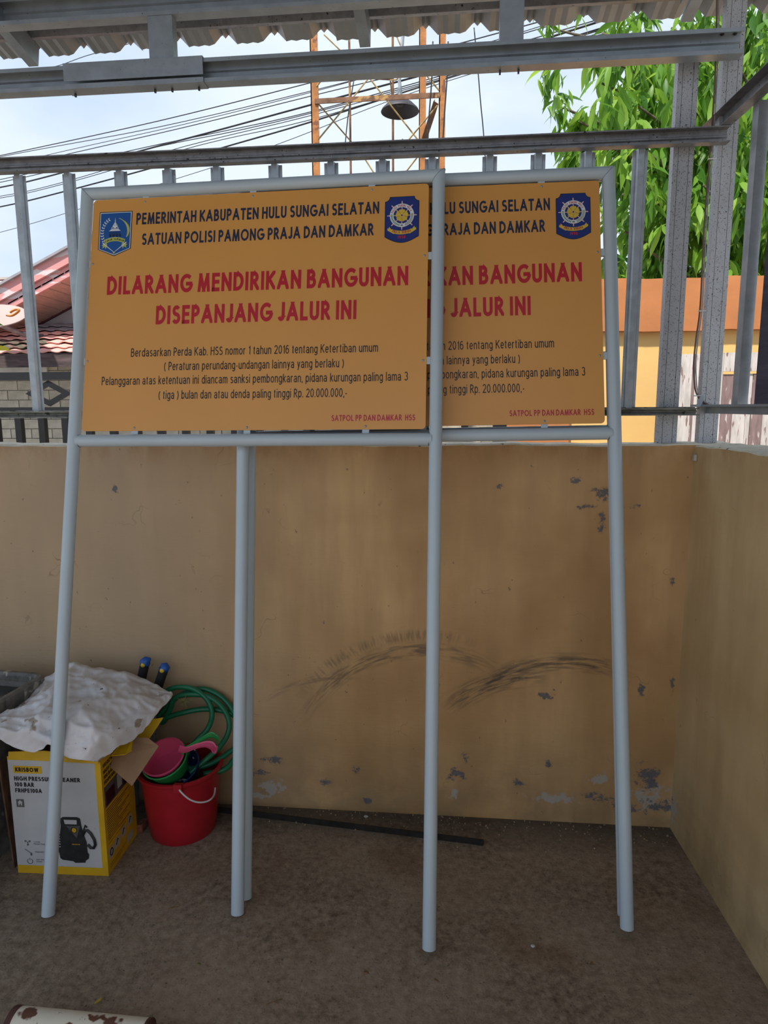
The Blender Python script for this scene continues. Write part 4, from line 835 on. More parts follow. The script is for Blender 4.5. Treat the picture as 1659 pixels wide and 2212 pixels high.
# broken brick piece and a brown board behind the box at the left
p = atz(306, 1795, 0)
tag(bevel(MB().box((p.x-.012, p.y-.02, 0), (p.x+.012, p.y+.03, .035)).build('brick_piece', mat('broken red brick', (.30, .11, .06), .9, var=.3, vs=60, bump=.6)), .004), 'small broken brick between box and bucket', 'brick')
bpts = [atz(22, 1880, 0)+Vector((-.03, .04, 0)), None]
tag(MB().poly([(-1.515, 2.02, 0), (-1.512, 2.23, 0), (-1.525, 2.23, .40), (-1.535, 2.02, .40)], (-.006, 0, 0)).build('board', mat('rough brown board', (.17, .085, .045), .8, var=.3, vs=20, stretch=(4, 4, 1))), 'thin brown board against the left side of the printed box', 'board')
tag(MB().poly([(-1.85, 1.98, .0), (-1.60, 2.02, .0), (-1.57, 2.05, .36), (-1.82, 2.00, .36)], (0, .012, 0)).build('slate_panel', mat('dark blue grey panel', (.05, .055, .07), .5, var=.3, vs=8)), 'dark grey panel standing in shade left of the printed box', 'panel')
# steel angle lying on the floor
A_ = atz(470, 1745, .0); B_ = atz(1045, 1816, 0); dd = (B_-A_).normalized()
tag(MB().ext(thin([(0, 0), (.030, 0), (.030, .024)], .003), A_-dd*.25, B_, (0, 0, 1)).build('angle_iron', mat('dark rusty angle steel', (.030, .024, .020), .7, .3, var=.3, vs=30, bump=.2)), 'dark steel angle bar lying on the floor along the back wall', 'bar')
# cream pipe, lower left corner
r_ = .045; L0 = atz(40, 2180, .085); L1 = atz(318, 2207, .085); d = (L1-L0).normalized(); d.z = 0
c0p = Vector((L0.x, L0.y-.012, r_)); c1p = Vector((L1.x, L1.y-.012, r_)); 
pp = empty('plastic_pipe', c0p, 'cream painted pipe with rust brown stains at the bottom left', 'pipe')
G['cream'] = mat('cream paint with rust', (.78, .72, .58), .45, var=.06, vs=8, speck=[((.13, .045, .025), 17, .63), ((.18, .10, .07), 60, .68)], stretch=(1, 1, 1.6))
mb = MB(); mb.tube([c0p, c0p+(c1p-c0p)*.5, c1p], r_, 40, cap=False); mb.tube([c0p, c1p], r_-.005, 40, cap=False)
autosmooth(mb.build('pipe_body', G['cream'], pp), 50)
dn = (c1p-c0p).normalized()
for q0, q1 in ((c0p-dn*.014, c0p+dn*.002), (c1p-dn*.002, c1p+dn*.006)):
    mb = MB(); mb.tube([q0, q1], r_+.001, 40); autosmooth(mb.build('end_ring', mat('rusty rim', (.12, .045, .03), .7, var=.3, vs=50), pp), 50)
MB().tube([c1p+dn*.006, c1p+dn*.10], .018, 16).build('stub', mat('black end piece', (.012, .012, .012), .6), pp, True)
# litter
def chip(px, py, s, col, name, label, cat, long=1.0, rot=0, flatn=.35):
    p = atz(px, py, 0); mb = MB(); n = 7; V = [(s*long*math.cos(2*PI*i/n)*random.uniform(.7, 1.1), s*math.sin(2*PI*i/n)*random.uniform(.7, 1.1), 0) for i in range(n)]
    T = Matrix.Translation((p.x, p.y, .0005)) @ Matrix.Rotation(rot, 4, 'Z')
    mb.add([T @ Vector(v) for v in V]+[T @ Vector((v[0]*.7, v[1]*.7, s*flatn)) for v in V], [tuple(range(n))[::-1], tuple(range(n, 2*n))]+[(i, (i+1) % n, n+(i+1) % n, n+i) for i in range(n)])
    return tag(mb.build(name, col), label, cat)
wh = mat('white chip', (.62, .60, .55), .8); lf_ = mat('dry leaf', (.28, .15, .06), .8, var=.3, vs=80); yl = mat('yellow leaf', (.50, .36, .05), .7)
chip(790, 1764, .008, wh, 'plaster_chip', 'white plaster crumb by the steel angle near the back wall', 'chip', 1.4)
chip(1151, 2044, .006, wh, 'plaster_chip', 'white plaster crumb on open floor right of the middle leg', 'chip', 1.3, .3)
chip(1284, 1833, .004, wh, 'plaster_chip', 'tiny white crumb left of the right hand legs', 'chip')
chip(213, 2162, .006, yl, 'leaf_scrap', 'yellow leaf scrap near the cream pipe', 'leaf', 2.2, 1.0, .2)
chip(430, 2082, .005, mat('moss bit', (.14, .13, .02), .8), 'moss_bit', 'small mossy bit on the floor left of centre', 'moss', 1.4)
chip(942, 2118, .0045, lf_, 'dry_leaf', 'orange dry leaf sliver in front of the middle leg', 'leaf', 2.6, -.5)
chip(1166, 2027, .004, lf_, 'dry_leaf', 'brown dry leaf sliver beside the white plaster crumb', 'leaf', 2.2, 1.2)
chip(1278, 2082, .006, lf_, 'dry_leaf', 'curled brown leaf on the floor at right', 'leaf', 1.3, .6, .8)
chip(790, 2100, .006, lf_, 'dry_leaf', 'flat dark leaf on the floor left of the middle leg', 'leaf', 1.5)
chip(372, 1961, .004, lf_, 'dry_leaf', 'thin pale straw lying between the left legs', 'leaf', 5, .4, .4)
p = atz(592, 2167, 0); MBt = MB().tube([p+Vector((-.022, -.010, .002)), p+Vector((-.004, 0, .004)), p+Vector((.020, .014, .002))], .0012, 6); MBt.tube([p+Vector((-.004, 0, .004)), p+Vector((.012, -.004, .003))], .0009, 6)
tag(MBt.build('twig', lf_), 'small forked twig on the floor at the bottom', 'twig')
gr = MB()
for i in range(240):
    px = random.uniform(560, 1450); p = Vector((random.uniform(-.8, .84), WY-abs(random.gauss(0, .07))-.004, 0)); s = random.uniform(.0008, .0028)
    gr.box((p.x-s, p.y-s, 0), (p.x+s, p.y+s, s*1.4))
tag(gr.build('wall_grit', mat('crumbled plaster grit', (.36, .28, .19), .9)), 'fine plaster crumbs scattered along the foot of the back wall', 'grit', kind='stuff')
# small electrical stub on right wall
p = onr(.02, -.004, 1.42); tag(bevel(MB().box((p.x-.006, p.y-.012, p.z-.012), (p.x+.004, p.y+.012, p.z+.012)).build('wall_cap', mat('painted cap', (.55, .50, .42), .5)), .003), 'small square painted cap at the top of the right wall corner', 'cap')
# ------------------------------------------------------------------ outside: black gate
GY = 4.0
ga = empty('metal_gate', (-1.3, GY, 0), 'black metal gate with diamond ornaments and upright bars behind the wall', 'gate')
G['blk'] = mat('black painted steel', (.012, .012, .014), .45, var=.1)
gx0, gx1 = -3.4, .322
MB().box((gx0, GY-.02, 1.778), (gx1, GY+.02, 1.824)).build('top_rail', G['blk'], ga); MB().box((gx0, GY-.02, 1.575), (gx1, GY+.02, 1.612)).build('middle_rail', G['blk'], ga); MB().box((gx0, GY-.02, .14), (gx1, GY+.02, .18)).build('bottom_rail', G['blk'], ga)
MB().box((.245, GY-.035, -.05), (.322, GY+.035, 1.9)).build('gate_post', G['blk'], ga)
x = -2.681
xs_ = []
while x < .20: xs_.append(x); x += .1535
xs_ = [-2.8345, -2.988, -3.1415, -3.295]+xs_
MP = MB().box((-.020, -.012, .18), (.020, .026, 1.576)); b0 = None
for x in xs_:
    if b0 is None: b0 = MP.build('upright_bar', G['blk'], ga, world=False); o = b0
    else: o = link_copy(b0, ga)
    o.location = (x+1.3, 0, 0)
d0 = None; cxs = [at(106, 850, GY).x+k_*.92 for k_ in range(-1, 4)]
for cx_ in cxs:
    if d0 is None:
        mb = MB(); o_ = [(-.150, 0), (0, .078), (.150, 0), (0, -.078)]; i_ = [(-.085, 0), (0, .044), (.085, 0), (0, -.044)]
        V = [(a, y, b) for y in (-.008, .008) for a, b in o_+i_]
        mb.add(V, [(j, (j+1) % 4, 4+(j+1) % 4, 4+j) for j in range(4)]+[(8+j, 12+j, 12+(j+1) % 4, 8+(j+1) % 4) for j in range(4)]+[(j, 8+j, 8+(j+1) % 4, (j+1) % 4) for j in range(4)]+[(4+j, 4+(j+1) % 4, 12+(j+1) % 4, 12+j) for j in range(4)])
        d0 = mb.build('diamond_ornament', G['blk'], ga, world=False); o = d0
    else: o = link_copy(d0, ga)
    o.location = (cx_+1.3, 0, 1.695)
# ------------------------------------------------------------------ block wall behind the gate
BY = 6.0
bwall = empty('block_wall', (-2, BY, 0), 'cream concrete block wall behind the black gate', 'wall')
G['mortar'] = mat('cream mortar', (.52, .47, .38), .9, var=.2, vs=20, bump=.4)
G['block'] = mat('cream block', (.64, .585, .48), .9, var=.14, vs=9, bump=.5, bs=60, coord='Object')
MB().box((-5.2, BY, -.05), (.405, BY+.12, 2.02)).build('mortar_core', G['mortar'], bwall)
blk0 = None
def block(x0, z0, wd, h):
    global blk0
    if blk0 is None:
        blk0 = MB().box((0, 0, 0), (.195, .02, .082)).build('brick', G['block'], bwall, world=False); o = blk0
    else: o = link_copy(blk0, bwall)
    o.location = (x0+2, -.012-random.uniform(0, .006), z0); o.scale = (wd/.195, 1, h/.082); return o
for r in range(9):
    z0 = 1.245+r*.0885; x = -4.6+(.1 if r % 2 else 0)
    while x < (-2.2 if z0 > 1.36 else .2):
        block(x, z0, .195, .082); x += .203
# white band under the eave
MB().box((-5.2, BY-.03, 1.905), (at(105, 800, BY).x, BY+.0, 2.05)).build('white_band', mat('white paint', (.80, .80, .78), .7), bwall)
# ------------------------------------------------------------------ house with red tiled roofs
ho = empty('house', (-3.4, 6.4, 0), 'neighbouring house with pink gable fascia, timber soffit and red tiled roofs', 'house')
G['hw'] = mat('pale grey plaster', (.48, .47, .50), .8, var=.06, vs=2)
G['pink'] = mat('faded pink red paint', (.68, .30, .29), .7, var=.05, vs=6, speck=[((.66, .55, .56), 5, .52)], stretch=(1, 1, 3))
G['soff'] = mat('reddish soffit timber', (.68, .42, .33), .7, var=.10, vs=8, stretch=(4, 1, 4))
G['tile'] = mat('faded red roof tile', (.86, .42, .36), .6, var=.08, vs=5, coord='Object')
G['tileg'] = mat('grey roof tile', (.36, .34, .37), .7, var=.15, vs=6)
G['tilem'] = mat('mossy roof tile', (.30, .17, .14), .8, var=.4, vs=12, speck=[((.08, .09, .05), 14, .5)])
apx, apz = -2.15, 3.345
s1 = .455
def gz(x): return apz-abs(x-apx)*s1
WYh = 6.2
MB().poly([(-5.2, WYh, -.05), (-1.3, WYh, -.05), (-1.3, WYh, gz(-1.3)-.2), (apx, WYh, apz-.16), (-3.866, WYh, 2.582), (-5.2, WYh, 2.582-.455*1.334)], (0, .15, 0)).build('gable_wall', G['hw'], ho)
for s in (-1, 1):
    for k_, (t0, t1, yo, nm) in enumerate(((.0, .115, 0, 'fascia_board'), (.112, .205, .03, 'fascia_board'))):
        xa, LN = apx, (.9 if s > 0 else 2.4); xb = apx+s*LN
        MB().poly([(xa, 5.5+yo, apz-t0), (xb, 5.5+yo, apz-LN*s1-t0), (xb, 5.5+yo, apz-LN*s1-t1), (xa, 5.5+yo, apz-t1)], (0, .025, 0)).build(nm, G['pink'], ho)
    MB().poly([(apx, 5.47, apz+.012), (apx+s*LN, 5.47, apz-LN*s1+.012), (apx+s*LN, 7.6, apz-LN*s1+.012), (apx, 7.6, apz+.012)], (0, 0, -.02)).build('roof_slab', G['tileg'], ho)
k_ = 0; x = -4.55
while x < apx-.05:
    x2 = x+.105
    MB().poly([(x, 5.53, gz(x)-.165), (x2-.011, 5.53, gz(x2-.011)-.165), (x2-.011, WYh, gz(x2-.011)-.175), (x, WYh, gz(x)-.175)], (0, 0, .012)).build('soffit_plank', G['soff'] if x > -3.95 else G['soffd'] if 'soffd' in G else G['soff'], ho)
    x = x2
MB().poly([(-4.6, WYh-.02, gz(-4.6)-.19), (apx, WYh-.02, apz-.19), (apx, WYh-.02, apz-.165), (-4.6, WYh-.02, gz(-4.6)-.165)], (0, .018, 0)).build('wall_plate', mat('dark maroon trim', (.10, .03, .035), .7), ho)
# lower lean-to roof: rows of small tiles
def tile_mesh(name, m, wd, ln):
    V = []; n = 6
    for t in (0, 1):
        for i in range(n+1):
            u = i/n; z = .006*math.sin(2*PI*u)+.010*(1-t)
            V.append((u*wd*1.04, t*ln*1.12, z+t*.0))
    V += [(v[0], v[1], v[2]-.010) for v in V]; k = n+1
    F = [(i, i+1, k+i+1, k+i) for i in range(n)]+[(2*k+i, 3*k+i, 3*k+i+1, 2*k+i+1) for i in range(n)]+[(i, 2*k+i, 2*k+i+1, i+1) for i in range(n)]
    F += [(0, k, 3*k, 2*k), (n, 2*k+n, 3*k+n, k+n)]
    me = bpy.data.meshes.new(name); me.from_pydata(V, [], F); me.materials.append(m); me.polygons.foreach_set('use_smooth', [True]*len(F)); me.update(); return me
def tiles(parent, porg, x0, x1, y0, z0, slope, rows, ln, wd, mf):
    ms = {}
    for r in range(rows):
        y = y0+r*ln*math.cos(slope); z = z0+r*ln*math.sin(slope); x = x0
        while x < x1:
            m = mf(r, x)
            if m not in ms: ms[m] = tile_mesh('roof_tile', G[m], wd, ln)
            o = bpy.data.objects.new('roof_tile', ms[m]); C.objects.link(o); o.parent = parent
            o.location = (x-porg[0], y-porg[1], z-porg[2]+random.uniform(-.003, .003)); o.rotation_euler = (slope-.09, 0, 0); x += wd
ho_o = (-3.4, 6.4, 0)
e0 = at(60, 762, 5.35)
sl_ = math.radians(23)
tiles(ho, ho_o, -4.3, -2.55, 5.35, e0.z, sl_, 7, .122, .125, lambda r, x: ('tileg' if r >= 5 and x > -3.9 else 'tilem' if (r in (1, 2) and x < -3.52) else 'tile'))
MB().poly([(-4.6, 5.37, e0.z-.012), (-1.3, 5.37, e0.z-.012), (-1.3, WYh, e0.z+.31), (-4.6, WYh, e0.z+.31)], (0, 0, -.03)).build('roof_deck', G['tileg'], ho)
MB().box((-4.6, 5.36, e0.z-.115), (-1.3, 5.39, e0.z-.006)).build('eave_board', mat('dark weathered eave board', (.045, .03, .03), .8, var=.5, vs=5, col2=(.13, .09, .09), stretch=(1, 1, 6)), ho)
# another tiled roof further back
h2 = empty('house', (-5.6, 9.0, 0), 'farther house roof of faded red tiles at the left edge', 'house')
q0 = at(0, 625, 8.0)
tiles(h2, (-5.6, 9.0, 0), -6.6, -4.85, 8.0, q0.z-.16, math.radians(25), 8, .135, .17, lambda r, x: 'tile')
zt = q0.z-.16+8*.135*math.sin(math.radians(25)); yt = 8+8*.135*math.cos(math.radians(25))
MB().box((-6.7, yt-.05, zt-.0), (-4.55, yt+.05, zt+.03)).build('ridge', mat('grey ridge capping', (.45, .46, .42), .8), h2)
MB().box((-6.7, yt+.0, 0), (-4.6, yt+.15, zt-.02)).build('wall', G['hw'], h2); MB().poly([(-6.7, 8.02, q0.z-.19), (-4.6, 8.02, q0.z-.19), (-4.6, yt, zt-.03), (-6.7, yt, zt-.03)], (0, 0, -.03)).build('roof_deck', G['tileg'], h2)
# pale dish with orange paint mark
dc = at(-14, 684, 5.1)
di = empty('satellite_dish', dc, 'pale pinkish dish with orange paint mark at the left edge', 'dish')
G['dish'] = mat('faded pink grey paint', (.46, .33, .30), .6, var=.06, vs=3)
DT = Matrix.Translation(dc) @ Matrix.Rotation(math.radians(8), 4, 'Y') @ Matrix.Rotation(math.radians(27), 4, 'X')
mb = MB(); mb.lathe([(0, -.055), (.08, -.050), (.16, -.032), (.235, 0), (.240, .004), (.240, .010), (.232, .008), (.16, -.022), (.08, -.040), (0, -.045)], DT, 40)
for v in mb.v: pass
mb.build('dish_bowl', G['dish'], di, True)
mb = MB(); up_ = [at(x, y, 4.93) for x, y in ((14, 681), (24, 682), (33, 678), (41, 671), (37, 668), (28, 671), (22, 675))]
mb.tube(crom(up_, 4), .009, 6); mb.build('paint_mark', mat('orange paint', (.75, .25, .05), .6), di)
MB().tube([dc+Vector((0, .05, -.05)), dc+Vector((0, .35, -.10)), Vector((dc.x-.1, 6.2, dc.z-.05))], .02, 8).build('mast', G['galvdark'], di)
# leaves of a plant at the left edge
G['leafy'] = None
def leaf_mat(name, c1, c2, c3):
    m = bpy.data.materials.new(name); m.use_nodes = True; t = m.node_tree; b = t.nodes['Principled BSDF']; out = t.nodes['Material Output']
    oi = N(t, 'ShaderNodeObjectInfo'); P = N(t, 'ShaderNodeTexCoord').outputs['Object']
    g = N(t, 'ShaderNodeNewGeometry')
    r = N(t, 'ShaderNodeValToRGB'); r.color_ramp.elements[0].color = (*c1, 1); r.color_ramp.elements[1].color = (*c3, 1); e = r.color_ramp.elements.new(.5); e.color = (*c2, 1)
    a = math_(t, 'FRACT', math_(t, 'ADD', math_(t, 'MULTIPLY', g.outputs['Random Per Island'], 1.0), oi.outputs['Random'])); t.links.new(a, r.inputs[0])
    t.links.new(r.outputs[0], b.inputs['Base Color']); b.inputs['Roughness'].default_value = .42; b.inputs['Specular IOR Level'].default_value = .4
    tl = N(t, 'ShaderNodeBsdfTranslucent'); hs = N(t, 'ShaderNodeHueSaturation'); hs.inputs['Value'].default_value = 1.7; hs.inputs['Hue'].default_value = .485; t.links.new(r.outputs[0], hs.inputs['Color']); t.links.new(hs.outputs[0], tl.inputs[0])
    ms = N(t, 'ShaderNodeMixShader'); ms.inputs[0].default_value = .42; t.links.new(b.outputs[0], ms.inputs[1]); t.links.new(tl.outputs[0], ms.inputs[2]); t.links.new(ms.outputs[0], out.inputs[0])
    return m
G['leaf'] = leaf_mat('mango leaf', (.04, .13, .015), (.12, .27, .03), (.27, .44, .06))
G['leafyel'] = leaf_mat('yellow leaf blade', (.55, .52, .03), (.62, .58, .04), (.45, .55, .05))
def leaf_geo(L, Wd, curl):
    V = []; F = []; n = 5
    ws = [.04, .34, .5, .42, .22, .0]
    for i in range(n+1):
        u = i/n; z = -curl*L*u*u; w_ = Wd*ws[i]
        V += [(-w_, u*L, z+.25*w_), (0, u*L, z), (w_, u*L, z+.25*w_)]
    for i in range(n): F += [(i*3, i*3+1, i*3+4, i*3+3), (i*3+1, i*3+2, i*3+5, i*3+4)]
    return V, F
pl = empty('shrub', (at(-30, 800, 3.2).x, 3.2, 0), 'yellow green leaves of a shrub poking in at the left edge', 'shrub')
po = pl.location.copy()
MB().tube([po, po+Vector((.02, 0, 1.1)), at(-25, 735, 3.2), at(-12, 700, 3.2)], [.012, .01, .006, .003], 8).build('stem', mat('green stem', (.10, .13, .04), .7), pl, True)
for (px, py, L, az, mm) in ((-14, 752, .085, -PI/2-.1, 'leafyel'), (-16, 700, .055, -PI/2-.2, 'leaf'), (-20, 760, .09, PI/2+.3, 'leaf'), (-24, 725, .08, PI-.4, 'leaf')):
    p = at(px, py, 3.15); V, F = leaf_geo(L, L*.38, .25); T = Matrix.Translation(p) @ Matrix.Rotation(az, 4, 'Z') @ Matrix.Rotation(.9, 4, 'Y')
    mobj('leaf', [T @ Vector(v) for v in V], F, G[mm], pl, True)
# ------------------------------------------------------------------ orange and yellow neighbour wall
OY = 5.2
nb = empty('rendered_wall', (2, OY, 0), 'yellow rendered wall with thick orange band along its top', 'wall')
G['yel'] = mat('yellow render', (.78, .50, .18), .8, var=.05, vs=2, bump=.05)
G['ora'] = mat('orange render', (.52, .195, .065), .8, var=.10, vs=2.5, bump=.25, bs=12)
MB().box((.419, OY+.02, -.05), (6.5, OY+.2, 2.14)).build('wall_face', G['yel'], nb)
def zb(x, a): return a+.004*math.sin(x*7)+.003*math.sin(x*17)
mb = MB(); xs2 = [.30+i*.12 for i in range(53)]
for a, c2 in zip(xs2, xs2[1:]):
    mb.add([(a, OY-.04, zb(a, 2.132)), (c2, OY-.04, zb(c2, 2.132)), (c2, OY-.04, zb(c2, 2.497)), (a, OY-.04, zb(a, 2.497)), (a, OY+.24, 2.50), (c2, OY+.24, 2.50), (a, OY+.24, 2.13), (c2, OY+.24, 2.13)], [(0, 1, 2, 3), (3, 2, 5, 4), (0, 6, 7, 1), (4, 5, 7, 6)])
mb.build('orange_band', G['ora'], nb)
MB().box((.419, OY-.03, -.05), (.879, OY+.25, 2.14)).build('orange_pillar', G['ora'], nb)
# weathered timber boards
TY = 4.6
tb = empty('board_fence', (2, TY, 0), 'fence of weathered whitewashed boards behind the corner post', 'fence')
G['bdw'] = mat('whitewashed board', (.66, .60, .56), .8, var=.15, vs=7, speck=[((.26, .16, .14), 8, .60)], stretch=(6, 6, 1))
G['bdb'] = mat('brown worn board', (.30, .20, .19), .8, var=.2, vs=7, speck=[((.55, .48, .44), 9, .62)], stretch=(6, 6, 1))
edges = [(1.462, 'w'), (1.548, 'b'), (1.566, 'w'), (1.60, 'w'), (1.665, 'w'), (1.738, 'b'), (1.812, 'w'), (1.895, 'w'), (1.925, 'b'), (2.0, 'w'), (2.08, 'w'), (2.16, 'b'), (2.24, 'w'), (2.33, 'w'), (2.41, 'b'), (2.5, 'w'), (2.6, 'w'), (2.7, 'w')]
for i, ((a, k_), (b_, _)) in enumerate(zip(edges, edges[1:])):
    yo = random.uniform(0, .012); ztop = 1.93 if a < 1.73 else 1.80
    MB().box((a+.0015, TY+yo, -.05), (b_-.0015, TY+.022+yo, ztop-random.uniform(0, .004))).build('board', G['bdw' if k_ == 'w' else 'bdb'], tb)
MB().box((1.735, TY-.01, 1.815), (2.75, TY+.018, 1.932)).build('top_board', G['bdw'], tb); MB().box((1.47, TY+.035, 1.2), (2.75, TY+.08, 1.26)).build('cross_rail', G['bdb'], tb)
# ------------------------------------------------------------------ rusty tower with lamp
to = empty('lattice_tower', (-.58, 5.9, 0), 'rusty orange steel lattice tower rising behind the fence', 'tower')
G['rust'] = mat('rusty orange steel', (.50, .20, .06), .8, var=.2, vs=12, bump=.2, speck=[((.20, .075, .035), 10, .58)])
G['rustd'] = mat('brown rusty steel', (.26, .13, .07), .85, var=.3, vs=10, bump=.2, speck=[((.42, .24, .08), 9, .6)])
G['rod'] = mat('ochre painted rod', (.42, .28, .10), .7, var=.25, vs=20)
Y1, Y2 = 5.5, 6.4
def angle_post(x0, x1, y, m, nm):
    wd = x1-x0; MB().ext(thin([(0, wd), (0, 0), (wd, 0)], .006), (x0, y, -.05), (x0, y, 6.2), (0, 1, 0)).build(nm, m, to) if False else MB().box((x0, y, -.05), (x1, y+.008, 6.2)).box((x0, y, -.05), (x0+.008, y+wd, 6.2)).build(nm, m, to)
angle_post(-1.088, -1.028, Y1, G['rust'], 'corner_post'); angle_post(-.112, -.062, Y1, G['rust'], 'corner_post'); angle_post(-.303, -.242, Y2, G['rust'], 'corner_post')
for x in (-.915, -.533): MB().tube([(x, Y2, -.05), (x, Y2, 6.2)], .010, 8).build('ladder_rail', G['rustd'], to)
def rod(a, b_, Ya, Yb, r_, m, nm='brace_rod'): MB().tube([at(*a, Ya), at(*b_, Yb)], r_, 6).build(nm, m, to)
a, b_ = at(680, 205, Y1), at(950, 212, Y1)
MB().box((a.x, Y1-.012, b_.z-.0), (b_.x, Y1-.002, b_.z+.036)).build('crossbar', G['rustd'], to)
for z in (5.0, 2.9, 1.9, .9): MB().box((-1.06, Y1-.012, z), (-.09, Y1-.002, z+.036)).build('crossbar', G['rustd'], to)
zr = at(757, 165, Y2).z; MB().tube([(-.915, Y2, zr), (-.533, Y2, zr-.04)], .012, 6).build('rung', G['rustd'], to)
for z in (5.4, 3.5, 2.7, 1.9, 1.1): MB().tube([(-.915, Y2, z), (-.533, Y2, z)], .012, 6).build('rung', G['rustd'], to)
for a, b_, Ya, Yb in (((688, 301), (799, 166), Y1, Y2), ((684, 220), (775, 325), Y1, Y2), ((791, 160), (905, 305), Y1+.1, Y1+.1), ((870, 317), (945, 228), Y1, Y1), ((913, 153), (948, 195), Y1, Y1), ((684, 187), (704, 160), Y1, Y1), ((700, 75), (757, 130), Y2, Y2), ((849, 60), (870, 110), Y2, Y2), ((786, 340), (815, 385), Y1, Y1), ((905, 335), (870, 380), Y1, Y1), ((840, 340), (870, 300), Y1, Y1)):
    rod(a, b_, Ya, Yb, .006, G['rod'])
MB().ext(thin([(0, 0), (.045, 0), (.045, .02)], .004), at(921, 305, 5.9), at(947, 225, 5.6), (0, 1, 0)).build('knee_brace', G['rustd'], to)
# cables hanging down the tower
for i, L in enumerate(([(968, 90), (966, 160), (960, 250), (955, 330)], [(935, 90), (933, 165), (927, 250), (923, 330)], [(765, 170), (752, 250), (744, 330)])):
    tag(MB().tube(crom([at(x, y, 5.45 if i < 2 else 6.35) for x, y in L], 5), .006 if i < 2 else .005, 6).build('hanging_cable', G['blk'], None, True), ['dark blue-black cable hanging along the right tower post', 'black cable hanging inside the right side of the tower', 'black cable hanging beside the thin ladder rail of the tower'][i], 'cable')
tag(MB().tube(crom([at(x, y, 7) for x, y in ((1024, 60), (1032, 147), (1038, 220), (1045, 295), (1052, 420), (1062, 700), (1070, 980), (1078, 1150), (1082, 1300))], 5), .006, 6).build('hanging_cable', G['blk'], None, True), 'single cable hanging in the sky right of the tower', 'cable')
# pendant lamp in the tower
lc = at(864, 236, 6.0); la = empty('pendant_lamp', lc, 'black pendant lamp shade hanging inside the rusty tower', 'lamp')
LM = Matrix.Translation(lc)
mb = MB(); mb.lathe([(.158, -.020), (.150, -.004), (.105, .040), (.055, .066), (.035, .082), (.030, .082), (.030, .076), (.050, .058), (.100, .034), (.146, -.008), (.155, -.022), (.158, -.020)], LM, 40)
autosmooth(mb.build('lamp_shade', mat('dark enamel shade', (.05, .045, .055), .5, var=.2), la), 60)
MB().lathe([(0, .02), (.030, .025), (.050, .045), (.045, .062), (0, .070)], LM, 20).build('lamp_socket', G['blk'], la, True)
MB().lathe([(.032, .078), (.026, .10), (.018, .115), (.022, .130), (.016, .145), (.020, .160), (.008, .175), (0, .175)], LM, 16).build('insulator', mat('grey porcelain', (.30, .36, .37), .4), la, True)
MB().tube([lc+Vector((0, 0, .17)), lc+Vector((-.005, 0, .22)), lc+Vector((.03, 0, .62)), lc+Vector((.10, 0, 1.3)), (-.27, 6.40, 5.5)], .014, 8).build('hanger_pipe', G['galvbar'], la)
MB().tube([lc+Vector((-.005, 0, .25)), lc+Vector((-.03, 0, .225)), lc+Vector((-.08, .0, .225)), (-.533, 6.4, 4.25)], .006, 6).build('hook', G['rod'], la)
# ------------------------------------------------------------------ overhead cables
cl = [[(-200, 378), (20, 332), (340, 262), (670, 179), (1000, 92), (1300, 10)], [(-200, 380), (30, 333), (340, 275), (670, 197), (1000, 110), (1300, 22)],
      [(-200, 405), (145, 325), (400, 268), (670, 200), (1000, 108), (1300, 15)], [(-200, 412), (190, 323), (420, 270), (670, 208), (1000, 126), (1300, 40)],
      [(-200, 436), (0, 405), (135, 373), (300, 327), (480, 279), (670, 227), (1000, 138), (1300, 45)], [(-200, 420), (0, 388), (320, 317), (480, 284), (670, 242), (1000, 150), (1300, 60)],
      [(-200, 424), (0, 394), (350, 315), (500, 285), (670, 245), (1000, 155), (1300, 64)], [(-200, 452), (0, 424), (135, 394), (400, 316), (670, 250), (1000, 158), (1300, 70)],
      [(-200, 456), (0, 428), (135, 398), (430, 314), (670, 259), (1000, 160), (1300, 74)], [(-200, 482), (0, 447), (138, 414), (350, 357), (505, 312), (670, 264), (1000, 158), (1300, 62)],
      [(-200, 550), (0, 502), (141, 461), (385, 385), (500, 348), (607, 309), (670, 285), (830, 222), (1000, 165), (1300, 78)], [(-100, 165), (60, 148), (118, 144), (185, 121), (260, 100), (420, 50)]]
rr2 = [.009, .007, .006, .008, .016, .008, .008, .007, .007, .015, .006, .007]
lb = ['topmost', 'second highest', 'third highest', 'fourth highest', 'thick fifth', 'sixth', 'seventh', 'eighth', 'ninth', 'thick lower', 'thin lowest', 'short high left']
for k_, L in enumerate(cl):
    P = [at(x, y, 11.5-3*(x/1300)+.05*k_) for x, y in L]
    tag(MB().tube(crom(P, 5), rr2[k_]*.8, 5).build('utility_cable', G['blk'], None, True), lb[k_]+' overhead utility cable crossing the sky behind the tower' if k_ < 11 else 'short overhead cable seen just under the eave at top left', 'cable')
for o in C.objects:
    if o.parent is None and not o.get('group'):
        n_ = o.name.split('.')[0]
        gname = {'leaning_sign': 'notice boards leaning on the fence', 'utility_cable': 'overhead cables in the sky', 'hanging_cable': 'cables hanging by the tower', 'dry_leaf': 'dry leaves on the floor', 'plaster_chip': 'plaster crumbs on the floor', 'dipper': 'dippers in the bucket', 'tool_handle': 'grips behind the sack', 'steel_post': 'wide posts behind the fence', 'house': 'houses at the left'}.get(n_)
        if gname: o['group'] = gname
